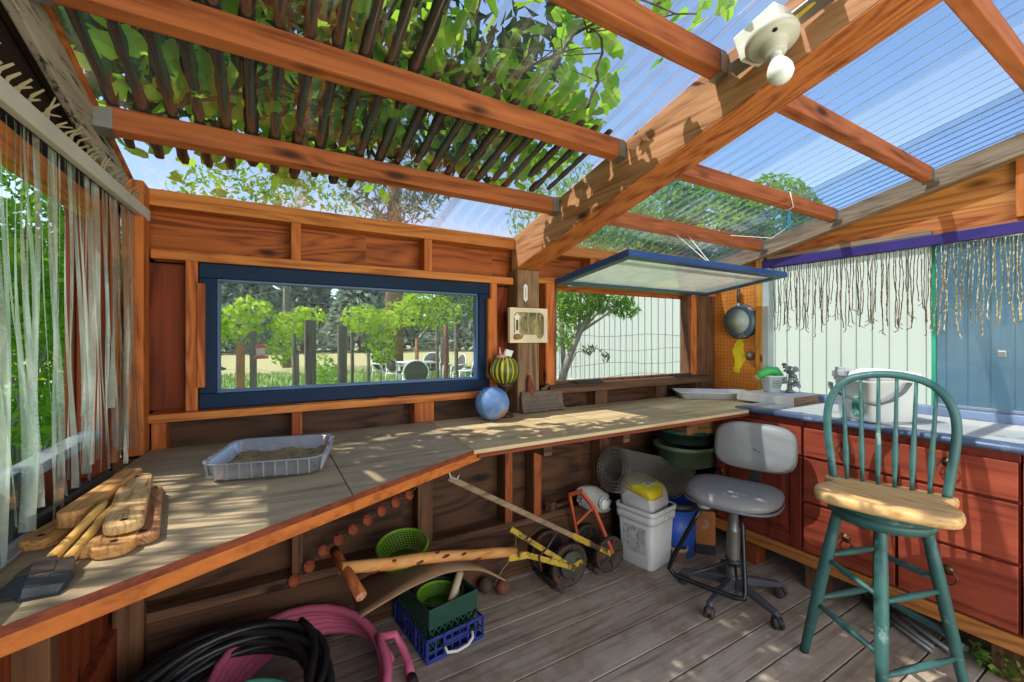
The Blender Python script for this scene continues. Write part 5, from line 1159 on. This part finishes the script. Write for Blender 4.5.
# ---------------------------------------------------------------- outside: ground, building, fence, trees
GZ = -.18
def ground_mat():
    m, nt, N, L = _new('lawn'); v = coords(N, L)
    f = noise(N, L, v, .35, 6, .6); g = noise(N, L, v, 9, 6, .7)
    sx = N.new('ShaderNodeSeparateXYZ'); t = N.new('ShaderNodeTexCoord'); L.new(t.outputs['Object'], sx.inputs[0])
    ad = N.new('ShaderNodeMath'); ad.operation = 'MULTIPLY_ADD'; ad.inputs[1].default_value = 5; ad.inputs[2].default_value = 0; L.new(f, ad.inputs[0])
    s = N.new('ShaderNodeMath'); s.operation = 'ADD'; L.new(ad.outputs[0], s.inputs[0]); L.new(sx.outputs['Y'], s.inputs[1])
    mr = N.new('ShaderNodeMapRange'); mr.inputs[1].default_value = 19-27.5; mr.inputs[2].default_value = 25-27.5; L.new(s.outputs[0], mr.inputs[0])
    gr = ramp(N, [rgb(84,118,56), rgb(132,160,84)], [.3, .7]); L.new(g, gr.inputs[0]); dr = ramp(N, [rgb(146,138,92), rgb(176,168,120)], [.3, .7]); L.new(g, dr.inputs[0])
    mc = N.new('ShaderNodeMix'); mc.data_type = 'RGBA'; L.new(mr.outputs[0], mc.inputs[0]); L.new(gr.outputs[0], mc.inputs[6]); L.new(dr.outputs[0], mc.inputs[7])
    return finish(m, N, L, mc.outputs[2], .9, 0, g, .6, .03)
m = MB(); n = 40; rows = [[(x, y, GZ+.03*math.sin(x*.7)*math.cos(y*.5)) for x in np.linspace(-60, 60, n)] for y in np.linspace(-25, 80, n)]
m.grid(rows); m.build('ground', ground_mat(), world=True, kind='structure').location.z = GZ-.03
# grass blades near the fence
G = np.column_stack([rng.uniform(-4, 9, 9000), rng.uniform(8, 20, 9000), np.full(9000, GZ+.05)])
V, F = leaf_arrays(G, .26, .10, (0,0,1), .35)
tag(arrays('grass', V, F, leafmat('grass_blades', rgb(70,112,44), rgb(150,172,84), .4)), 'tufts of green grass on the lawn beyond the blue window', 'grass', kind='stuff')
# white ribbed metal building
bd = thing('metal_building', (9.5, 3, GZ), 'large white ribbed metal building beside the shed, seen through the right openings', 'building')
m = MB(); ys_ = []; y = -8
prof = []
while y < 12.6:
    prof += [(9.0, y), (9.0, y+.195), (8.975, y+.203), (8.975, y+.219), (9.0, y+.227)]; y += .2285
prof += [(9.0, y)]
m.grid([[(x, yy, z) for x, yy in prof] for z in (GZ, 3.15)], smooth=False); m.build('ribbed_wall', plain('white_metal_siding', rgb(172,178,173), .45, 0, .03, 1), bd)
m = MB(); m.box(9.001, 15, -8, 12.55, GZ, 3.15); m.build('body', plain('white_metal_b', rgb(196,202,196), .5), bd)
m = MB(); m.prism([(8.7,3.12),(15.3,3.12),(12,3.75)], -8.3, 12.9, Matrix(((1,0,0,0),(0,0,1,0),(0,1,0,0),(0,0,0,1)))); m.build('roof', plain('grey_metal_roof', rgb(150,156,160), .5), bd)
m = MB(); m.box(8.96, 9.02, 12.45, 12.62, GZ, 3.15); m.box(8.96, 9.0, -8, 12.6, GZ, GZ+.12); m.build('corner_trim', plain('pale_trim', rgb(206,208,204), .5), bd)
# wire fence by the raised window
wf = thing('wire_fence', (5.8,5.6,GZ), 'sagging wire mesh fence between the raised window and the white building', 'fence')
m = MB()
for z in (.02,.22,.42,.63,.85,1.10,1.36):
    m.tube([(2.2+.5*i, 5.6+.05*math.sin(i), z+.03*math.sin(i*1.3+z*7)) for i in range(14)], .0035, 4)
for i in range(44): x = 2.2+.15*i; m.tube([(x, 5.6+.05*math.sin((x-2.2)*2), GZ+.02),(x+.02*math.sin(i*2.), 5.6+.05*math.sin((x-2.2)*2), 1.38)], .0022, 4)
m.build('mesh', plain('wire_dark', rgb(92,92,86), .6, .3), wf)
for x in (2.2, 8.65): m = MB(); m.tube([(x,5.6,GZ),(x,5.6,1.5)], .035, 8); m.build('post', M_OLD_Z, wf)
# garden fence posts
M_POSTG = wood('grey_fence_post', rgb(118,108,96), rgb(66,58,52), 'z', .8, rings=.2)
POSTS = [((.635,7.39,1.586),.078,'thick grey fence post, broadest of those through the blue window'),((1.198,7.99,1.522),.070,'dark broad fence post just right of the thickest post'),((.555,10.1,1.395),.042,'thin dark fence post just left of the thickest post'),((-.179,9.95,1.44),.062,'dark square fence post beside the orange-brown wooden post'),((1.974,11.59,1.447),.045,'slim dark fence post beside the broad dark one'),((3.27,10.25,1.285),.04,'short brown fence post behind the patio table'),((2.817,7.62,1.525),.032,'slim dark fence post rising between the patio chairs'),((2.735,6.51,1.524),.032,'dark fence post nearest the right end of the blue window'),((-.414,10.67,1.2),.07,'orange-brown wooden post at the left end of the blue window')]
for i, ((x, y, z), r, l) in enumerate(POSTS):
    o = thing('fence_post', (x, y, GZ), l, 'post', group='fence posts beyond the blue window'); m = MB()
    if r > .06: m.box(x-r, x+r, y-r, y+r, GZ, z)
    else: m.tube([(x, y, GZ), (x+.01, y, (z+GZ)/2), (x, y, z)], r, 10)
    m.build('shaft', wood('brown_fence_post', rgb(190,130,78), rgb(140,88,46), 'z') if i in (5, 8) else M_POSTG, o, bevel=.006)
    m = MB(); m.lathe([(0,0),(r*.55,0),(r*.5,.012),(0,.014)], 10, Matrix.Translation((x,y,z))); m.build('cap', M_POSTG, o)
gw = thing('garden_wire', (1,8.6,GZ), 'thin horizontal wires strung across the lawn between the fence posts', 'wire fence')
for z in (.35,.7,1.05,1.3): m = MB(); m.tube([(-4,10.2,z),(-.179,9.93,z),(.635,7.30,z),(1.198,7.9,z),(2.817,7.58,z),(2.735,6.47,z)], .003, 4); m.build('strand', plain('wire_dark2', rgb(110,110,104), .5, .3), gw)
# patio set
M_WHITEM = plain('white_metal_frame', rgb(226,228,226), .4); M_WICK = plain('dark_wicker', rgb(74,70,66), .7, 0, .3, 40, bstr=.5)
def patio_chair(x, y, rz, label, s=1.0):
    o = thing('patio_chair', (x, y, GZ), label, 'chair', rz, group='patio chairs beyond the window')
    m = MB(); m.loft([[(px*s, -.02+py*s*.9, z) for px, py in superell(.27*k, .27*k, 2.4, 20)] for k, z in ((.9,.40),(1,.42),(1,.45),(.9,.47))]); m.build('seat', M_WICK, o, world=False)
    m = MB(); T = Matrix.Translation((0,.24,.70)) @ Matrix.Rotation(R(78), 4, 'X'); m.lathe([(0,-.012),(.26*s,-.02),(.27*s,0),(.26*s,.012),(0,.02)], 28, T); m.build('backrest', M_WICK, o, world=False)
    m = MB(); m.tube([T @ Vector((.285*s*math.cos(a), .285*s*math.sin(a), 0)) for a in np.linspace(0, 2*PI, 33)[:-1]], .018, 8, closed=True); m.build('back_frame', M_WHITEM, o, world=False)
    for sx in (-1, 1):
        for y0, y1 in ((-.25,-.28),(.22,.27)):
            m = MB(); m.tube([(sx*.27, y0, .62 if y0 < 0 else .55), (sx*.28, y1, 0)], .018, 8); m.build('leg', M_WHITEM, o, world=False)
        m = MB(); m.tube([(sx*.27,.26,.66),(sx*.30,.05,.66),(sx*.29,-.20,.65),(sx*.27,-.26,.60)], .022, 8); m.build('armrest', M_WHITEM, o, world=False)
    m = MB(); m.tube([(-.27,-.22,.42),(.27,-.22,.42),(.27,.22,.42),(-.27,.22,.42)], .016, 8, closed=True); m.build('seat_frame', M_WHITEM, o, world=False)
    return o
for x, y, rz, l in ((3.42,14.2,.4,'patio chair at the left end of the white table'),(3.55,13.0,1.9,'white patio chair facing the table, just right of the leftmost chair'),(3.075,9.75,2.9,'patio chair with a large dark round back nearest the blue window'),(4.95,13.9,-.4,'patio chair with a dark round back behind the white table'),(5.2,12.5,-1.5,'white patio chair on the right of the table'),(4.52,10.1,-2.3,'patio chair cut off by the right edge of the blue window')):
    patio_chair(x, y, rz, l)
pt = thing('patio_table', (4.3,13.4,GZ), 'white-edged patio table among the round-backed chairs', 'table')
m = MB(); m.box(3.72,4.9,13.0,13.8,GZ+.70,GZ+.712); m.build('table_top', plain('pale_glass_top', rgb(186,200,196), .15), pt)
m = MB(); m.tube([(3.71,12.99,GZ+.705),(4.91,12.99,GZ+.705),(4.91,13.81,GZ+.705),(3.71,13.81,GZ+.705)], .022, 8, closed=True); m.build('rim', M_WHITEM, pt)
for x, y in ((3.78,13.05),(4.85,13.05),(3.78,13.75),(4.85,13.75)): m = MB(); m.tube([(x,y,GZ),(x,y,GZ+.7)], .02, 8); m.build('leg', M_WHITEM, pt)
def feeder(name, label, c, r, h, glass, metal, tray):
    o = thing(name, (c[0], c[1], c[2]-h/2), label, 'feeder'); T = Matrix.Translation((c[0], c[1], c[2]-h/2))
    m = MB(); m.lathe([(r*.55,h*.22),(r*.62,h*.25),(r*.62,h*.72),(r*.55,h*.75)], 18, T); m.build('jar', glass, o)
    m = MB(); m.lathe([(0,0),(r*tray,0),(r*tray*1.04,h*.06),(r*.9,h*.14),(r*.6,h*.22),(0,h*.22)], 20, T); m.build('base', metal, o)
    m = MB(); m.lathe([(0,h*.75),(r*.8,h*.75),(r*.8,h*.80),(r*.3,h*.98),(0,h)], 18, T); m.build('cap', metal, o)
    m = MB(); m.tube([(c[0],c[1],c[2]+h/2-.005),(c[0]+.004,c[1],(c[2]+2.1)/2),(c[0],c[1],2.05)], .0018, 5); m.build('hanger', M_GALV, o)
feeder('hummingbird_feeder', 'red and white hanging feeder outside the left part of the blue window', (-.025,4.63,1.185), .062, .135, plain('feeder_pale', rgb(226,206,196), .2), plain('feeder_red', rgb(226,72,58), .4), 1.05)
feeder('seed_feeder', 'grey-green hanging feeder at the left edge of the blue window', (-.285,3.46,1.16), .055, .13, plain('feeder_glass', rgb(150,166,140), .15), plain('feeder_green', rgb(82,100,84), .5), 1.2)
m = MB(); m.box(-1.2, 1.2, 4.6, 4.66, 2.05, 2.09); tag(m.build('feeder_rail', M_OLD_X), 'wooden rail above the blue window from which the red feeder hangs', 'rail')
m = MB(); m.box(-.9, .5, 3.43, 3.49, 2.05, 2.09); tag(m.build('feeder_rail', M_OLD_X), 'wooden rail above the blue window from which the grey-green feeder hangs', 'rail')
# ---- trees
def blob(n, c, r):      # points in an ellipsoid, denser at its rim
    d = rng.normal(size=(n, 3)); d /= np.linalg.norm(d, axis=1, keepdims=True)
    return np.array(c)+d*np.array(r)*(rng.uniform(.25, 1, n)**.45)[:, None]
def branches(m, base, tips, r):
    base = Vector(base)
    for q in tips:
        q = Vector(q); mid = base.lerp(q, .5)+Vector((rng.normal()*.08, rng.normal()*.08, .1)); m.tube([base, mid, q], [r, r*.6, r*.2], 6)
def tree(name, label, cat, x, y, trunk_h, r, blobs, leaf, lm, nleaf, group=None, lean=(0,0), aspect=.5, bark=None, D=None, spread=1.0):
    o = thing(name, (x, y, GZ), label, cat, group=group)
    m = MB(); top = (x+lean[0], y+lean[1], GZ+trunk_h)
    m.tube([(x,y,GZ-.05),(x+lean[0]*.4,y+lean[1]*.4,GZ+trunk_h*.5),top], [r*1.15,r,r*.75], 10)
    branches(m, top, [b[0] for b in blobs], r*.55); m.build('trunk', bark or plain('grey_bark', rgb(118,108,96), .9, 0, .3, 12, bstr=.5), o)
    P = np.concatenate([blob(int(nleaf*b[2]), b[0], b[1]) for b in blobs]); V, F = leaf_arrays(P, leaf, aspect, D, spread); a = arrays('foliage', V, F, lm, o); return o
LM_FRUIT = leafmat('fruit_leaf', rgb(112,160,34), rgb(206,222,84), .55); LM_MID = leafmat('mid_leaf', rgb(78,118,44), rgb(138,168,70), .45); LM_DARK = leafmat('dark_leaf', rgb(46,78,34), rgb(96,128,60), .4); LM_CON = leafmat('conifer_leaf', rgb(70,92,82), rgb(176,190,166), .3); LM_BRI = leafmat('bright_leaf', rgb(92,150,40), rgb(150,190,64), .55)
GF = 'young trees beyond the garden fence'
tree('fruit_tree', 'bright young tree at the left end of the blue window', 'tree', -.5, 11.4, 1.2, .05, [((-.5,11.4,1.6),(.55,.5,.45),.5),((-.25,11.2,1.95),(.45,.4,.3),.3),((-.85,11.4,1.5),(.4,.4,.3),.2)], .17, LM_FRUIT, 520, GF)
tree('fruit_tree', 'yellow-green young tree behind the thickest fence post', 'tree', .70, 11.4, 1.1, .045, [((.55,11.4,1.6),(.5,.45,.35),.5),((.95,11.3,1.85),(.4,.4,.22),.25),((.35,11.0,1.1),(.35,.35,.4),.25)], .16, LM_FRUIT, 520, GF)
tree('fruit_tree', 'yellow-green round young tree behind the slim dark post', 'tree', 2.45, 11.9, 1.1, .05, [((2.3,11.9,1.8),(.6,.55,.42),.5),((2.8,11.8,1.7),(.5,.5,.4),.3),((2.75,11.6,1.0),(.35,.4,.5),.2)], .17, LM_FRUIT, 620, GF)
tree('fruit_tree', 'widest yellow-green young tree at the right of the blue window', 'tree', 4.9, 15.4, 1.3, .07, [((4.6,15.4,2.2),(1.0,.8,.6),.35),((5.7,15.4,2.2),(1.0,.8,.65),.35),((5.2,15.4,2.85),(.8,.7,.4),.3)], .21, LM_FRUIT, 1100, GF)
tree('garden_shrub', 'leafy shrub growing by the fence left of the patio chairs', 'shrub', 2.95, 12.6, .8, .02, [((2.95,12.6,1.05),(.5,.4,.5),1)], .12, LM_MID, 420)
tree('garden_shrub', 'small leafy shrub at the foot of the thickest fence post', 'shrub', .95, 8.2, .3, .015, [((.95,8.2,.55),(.3,.3,.5),1)], .08, LM_BRI, 500)
pb = plain('pine_bark', rgb(140,104,80), .9, 0, .3, 8, bstr=.6)
pine = thing('pine_tree', (4.77,18.06,GZ), 'tall pine with a bare brown trunk behind the yellow-green trees', 'tree')
m = MB(); m.tube([(4.77,18.06,GZ),(4.77,18.06,4),(4.8,18.06,11)], [.40,.36,.2], 12); m.build('trunk', pb, pine)
P = np.concatenate([blob(1500, (4.8,18.1,8.5),(2.6,2.4,2.5)), blob(500, (4.8,18.4,5.4),(2.2,2,.5))]); V, F = leaf_arrays(P, .5, .25); arrays('foliage', V, F, LM_CON, pine)
CON = [(-26,50),(-19,56),(-13,49),(-7,55),(-1.5,48),(4,54),(9,47),(14.5,53),(20,47),(26,54),(32,48),(39,55)]
CL = ['furthest left','second from the left','third from the left','fourth from the left','behind the young tree at the left of the window','just left of the thickest post','behind the thickest post','right of the broad dark post','behind the pine trunk','behind the widest bright tree','second from the right','furthest right']
for i, (x, y) in enumerate(CON):
    h = rng.uniform(9.5, 12); o = thing('conifer', (x, y, GZ), 'grey-green conifer beyond the field, '+CL[i], 'tree', group='conifers beyond the field')
    m = MB(); m.tube([(x,y,GZ),(x,y,h*.5),(x,y,h*.97)], [.34,.26,.03], 8); m.build('trunk', pb, o)
    n = 4200; t = rng.random(n)**.8; rad = (1.15-t)*h*.42*(.2+.8*rng.random(n)**.5); a = rng.random(n)*2*PI
    P = np.column_stack([x+rad*np.cos(a), y+rad*np.sin(a), GZ+.8+t*h-rad*.22])
    D = np.column_stack([np.cos(a), np.sin(a), np.full(n, -.35)]); D = D/np.linalg.norm(D, axis=1, keepdims=True)
    V, F = leaf_arrays(P, 1.05, .34, D, .6); arrays('foliage', V, F, LM_CON, o)
# broadleaf crowns behind the field edge and above the shed
tree('broadleaf_tree', 'pale green leafy tree rising behind the widest bright tree', 'tree', 7.6, 19.5, 2.5, .2, [((7.6,19.5,3.4),(2.2,1.6,1.6),.5),((7.0,19.3,4.8),(2,1.5,1.3),.5)], .24, LM_MID, 1600)
tree('broadleaf_tree', 'tall airy tree whose crown shows over the wall plate through the roof', 'tree', 1.0, 24, 5.0, .2, [((-1.5,24,7.6),(2.6,2,1.8),.4),((2.5,24,7.8),(2.6,2,1.7),.35),((.5,24,9.4),(2.4,2,1.4),.25)], .32, LM_BRI, 1500)
# the narrow-leaved tree in the raised window
nb = plain('pale_grey_bark', rgb(140,136,124), .85, 0, .25, 10, bstr=.4)
pt2 = thing('narrow_leaved_tree', (2.55,3.40,GZ), 'narrow-leaved tree with a slanting grey trunk seen through the raised window', 'tree')
m = MB(); m.tube([(2.50,3.38,GZ),(2.53,3.40,.6),(2.56,3.38,.95),(2.61,3.33,1.15),(2.70,3.30,1.36),(2.82,3.27,1.56),(2.92,3.2,1.75),(3.1,3.2,2.2)], [.055,.046,.042,.036,.032,.026,.022,.012], 10)
m.tube([(2.57,3.38,1.02),(2.58,3.42,1.35),(2.6,3.5,1.9),(2.6,3.5,2.4)], [.026,.022,.016,.008], 8)
for p in ((2.9,3.4,1.9),(3.05,3.15,1.62),(3.2,3.05,1.6),(2.75,3.3,2.3),(2.45,3.4,1.9)): m.tube([(2.70,3.30,1.36), (sum((2.7,p[0]))/2, p[1], (1.4+p[2])/2+.1), p], [.016,.011,.004], 6)
m.tube([(2.545,3.39,.86),(2.62,3.25,1.17),(2.66,3.14,1.20),(2.74,3.08,1.21),(2.82,3.03,1.13)], [.008,.007,.006,.005,.003], 6); m.build('trunk', nb, pt2)
P = np.concatenate([blob(1500, (2.72,3.35,1.80),(.30,.3,.36)), blob(500, (3.02,3.2,1.74),(.24,.22,.22)), blob(420, (2.56,3.40,1.50),(.12,.2,.34)), blob(150, (3.12,3.1,1.60),(.16,.14,.10)), blob(2600, (2.95,3.5,2.55),(.9,.7,.55))]); V, F = leaf_arrays(P, .085, .24, (0,.0,-1), .75); arrays('foliage', V, F, leafmat('willow_leaf', rgb(92,142,56), rgb(176,206,112), .6), pt2)
P = np.concatenate([blob(30, (2.70,3.10,1.20),(.13,.06,.05)), blob(12, (2.80,3.04,1.14),(.05,.05,.07))]); V, F = leaf_arrays(P, .085, .24, (0,0,-1), .7); arrays('low_branch_leaves', V, F, leafmat('shaded_leaf', rgb(70,86,54), rgb(110,122,84), .3), pt2)  # darker copy of this tree's leaf colour, shade painted in
# tall trees seen through the roof
GT = 'trees seen through the clear roof'
tree('shade_tree', 'tall leafy tree shading the left of the clear roof', 'tree', -2.2, 5.4, 3.0, .18, [((-1.6,5.0,4.6),(1.7,1.5,1.3),.35),((-3.2,5.2,4.2),(1.5,1.5,1.4),.25),((-.5,4.4,4.1),(1.2,1.1,.9),.25),((-2.2,4.2,5.6),(1.5,1.3,.9),.13),((-1.95,1.8,3.7),(1.0,1.25,.7),.12)], .16, LM_DARK, 8600, GT)  # last crown blob is unseen, added to keep sun off the left bench
tree('shade_tree', 'leafy tree standing behind the white building, seen low through the clear roof', 'tree', 12.6, 13.6, 3.4, .2, [((12.2,13.8,5.6),(2.6,2.2,2.2),.5),((13.8,12.4,6.4),(2.4,2.2,2.4),.5)], .34, LM_BRI, 6500, GT)
tree('shade_tree', 'second leafy tree behind the white building, nearer the right roof beam', 'tree', 16.2, 10.2, 3.4, .2, [((15.6,10.6,5.6),(2.2,2.0,2.1),.5),((16.8,9.2,5.6),(1.9,1.8,1.9),.5)], .32, LM_BRI, 5200, GT)
# hedge outside the left opening
hx_ = [(-1.25,3.6,'leafy bush outside the left opening, at the picture edge'),(-1.55,4.7,'leafy bush in the middle of the left opening, behind the strips'),(-1.80,5.9,'leafy bush outside the left opening, furthest from the picture edge'),(-2.3,4.0,'tall leafy bush behind the others outside the left opening')]
for x, y, l in hx_:
    o = thing('hedge_bush', (x, y, GZ), l, 'bush', group='bushes outside the left opening'); m = MB(); branches(m, (x,y,GZ), [(x+rng.normal()*.3, y+rng.normal()*.3, rng.uniform(.8,1.9)) for _ in range(9)], .018); m.build('stem', nb, o)
    P = np.concatenate([blob(3000, (x,y,.85),(.55,.62,1.05)), blob(1200, (x+.05,y,1.95),(.5,.55,.5))]); V, F = leaf_arrays(P, .075, .5); arrays('foliage', V, F, LM_BRI, o)
# ---- vine and leaf litter on the roof
def rz(x, y): return roof(np.asarray(y))+.0085*np.cos(2*PI*np.asarray(x)/PER)
m = MB(); k0 = int(-.45/PER)-1
for k in range(k0, 18):
    xc = (k+.5)*PER
    if xc < -.40: continue
    segs = []
    if xc < .42: segs += [(.15 if xc < .3 else .6, (1.80 if xc < .35 else 1.70)+.08*rng.random())]
    elif xc < 1.17: segs += [(1.18, 1.60+.1*rng.random())]
    for y0, y1 in segs:
        y = y0
        while y < y1-.08:
            ye = min(y1, y+rng.uniform(.3,.9)); n = max(3, int((ye-y)/.03)); rows = []
            wd = rng.uniform(.0145, .0195)
            for i in range(n+1):
                yy = y+(ye-y)*i/n; w_ = wd*(.97+.06*rng.random()); z = roof(yy)-.0065; e = .75 if i in (0, n) else 1
                rows.append([(xc-w_*e+rng.normal()*.002, yy, z+.0075), (xc-w_*.4*e, yy, z+.009+.004*rng.random()), (xc+w_*.4*e, yy, z+.009+.006*rng.random()), (xc+w_*e+rng.normal()*.002, yy, z+.0075), (xc+w_*.6*e, yy, z+.002), (xc-w_*.6*e, yy, z+.002)])
            m.loft(rows); y = ye+(rng.uniform(.02,.10) if rng.random() < .35 else .005)
lit = m.build('leaf_litter', plain('brown_litter', rgb(48,38,31), .95, 0, .4, 60, bstr=.6)); tag(lit, 'brown leaf litter lying in the troughs of the clear roof', 'leaf litter', kind='stuff')
vn = thing('roof_vine', (.3,1.2,2.1), 'leafy green vine growing over the left half of the clear roof', 'vine')
STEMS = [[(-.5,1.9),(-.2,1.6),(.1,1.45),(.45,1.35),(.75,1.4),(1.05,1.3)],[(-.5,1.3),(-.1,1.1),(.2,.95),(.5,.9),(.8,.82),(1.1,.75)],[(.05,1.7),(.25,1.2),(.35,.8),(.42,.45)],[(-.4,.8),(-.05,.7),(.3,.6),(.6,.55)],[(.55,1.3),(.75,1.0),(.86,.78),(.92,.55)],[(1.0,1.15),(.85,.95),(.7,.9)]]
m = MB(); tips = []
for s in STEMS:
    P = [(x, y, float(roof(y))+.02+.03*rng.random()) for x, y in s]; P = [q for q in spl3(P, 5)] if False else P
    PP = []
    for a, b in zip(P, P[1:]):
        for i in range(5):
            t = i/5; PP.append((a[0]+(b[0]-a[0])*t+rng.normal()*.012, a[1]+(b[1]-a[1])*t+rng.normal()*.012, a[2]+(b[2]-a[2])*t+.012*rng.random()))
    m.tube(PP, [.0055-.0035*i/len(PP) for i in range(len(PP))], 6); tips += PP
    for _ in range(10):
        q = PP[rng.integers(len(PP))]; e = (q[0]+rng.normal()*.12, q[1]+rng.normal()*.12, q[2]+rng.uniform(.0,.06)); m.tube([q, ((q[0]+e[0])/2, (q[1]+e[1])/2+.01, (q[2]+e[2])/2+.01), e], [.0022,.0018,.001], 4); tips.append(e)
m.build('stem', plain('vine_stem', rgb(84,66,48), .85), vn)
def on_roof(n, x0, x1, y0, y1, h0, h1):
    x = rng.uniform(x0, x1, n); y = rng.uniform(y0, y1, n); return np.column_stack([x, y, roof(y)+.013+rng.uniform(h0, h1, n)])
T_ = np.array(tips); near = T_[rng.integers(len(T_), size=230)]+rng.normal(size=(230,3))*np.array([.05,.05,.02])+np.array([0,0,.03])
P = np.concatenate([near, on_roof(700, -.45, .45, .3, 1.95, .01, .25), on_roof(420, .2, 1.15, 1.15, 1.75, .01, .22), on_roof(16, .4, 1.15, .4, 1.2, .01, .12), on_roof(36, -.45, .5, 1.72, 2.1, .0, .12)])
P[:, 2] = np.maximum(P[:, 2], roof(P[:, 1])+.028)
V, F = leaf_arrays(P, .075, .62, (0,0,.05), 1.0, .3, 'lobed')
V[:, 2] = np.maximum(V[:, 2], roof(V[:, 1])+.011)
arrays('leaf', V, F, leafmat('vine_leaf', rgb(110,172,34), rgb(190,226,72), .65), vn).name = 'foliage'
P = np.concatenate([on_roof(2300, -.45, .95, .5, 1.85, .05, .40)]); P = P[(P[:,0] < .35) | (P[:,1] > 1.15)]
V, F = leaf_arrays(P, .085, .5, (0,0,.1), .8); V[:, 2] = np.maximum(V[:, 2], roof(V[:, 1])+.014); arrays('dark_foliage', V, F, leafmat('shaded_vine_leaf', rgb(30,40,20), rgb(70,90,38), .3), vn)  # vine leaves again in a much darker green, shade put into the colour

wd_ = thing('weed', (2.46,.47,.0), 'small green weed growing up by the deck under the red cabinets', 'plant')
m = MB()
for i in range(7): a = i*.9; m.tube([(2.46,.47,0),(2.46+.03*math.cos(a),.47+.03*math.sin(a),.05),(2.46+.07*math.cos(a),.47+.07*math.sin(a),.08)], .0018, 4)
m.build('stem', _m['vine_stem'], wd_)
V, F = leaf_arrays(blob(60, (2.46,.47,.06), (.08,.08,.05)), .04, .5); V[:, 2] = np.maximum(V[:, 2], .002); arrays('leaf_cluster', V, F, LM_MID, wd_)
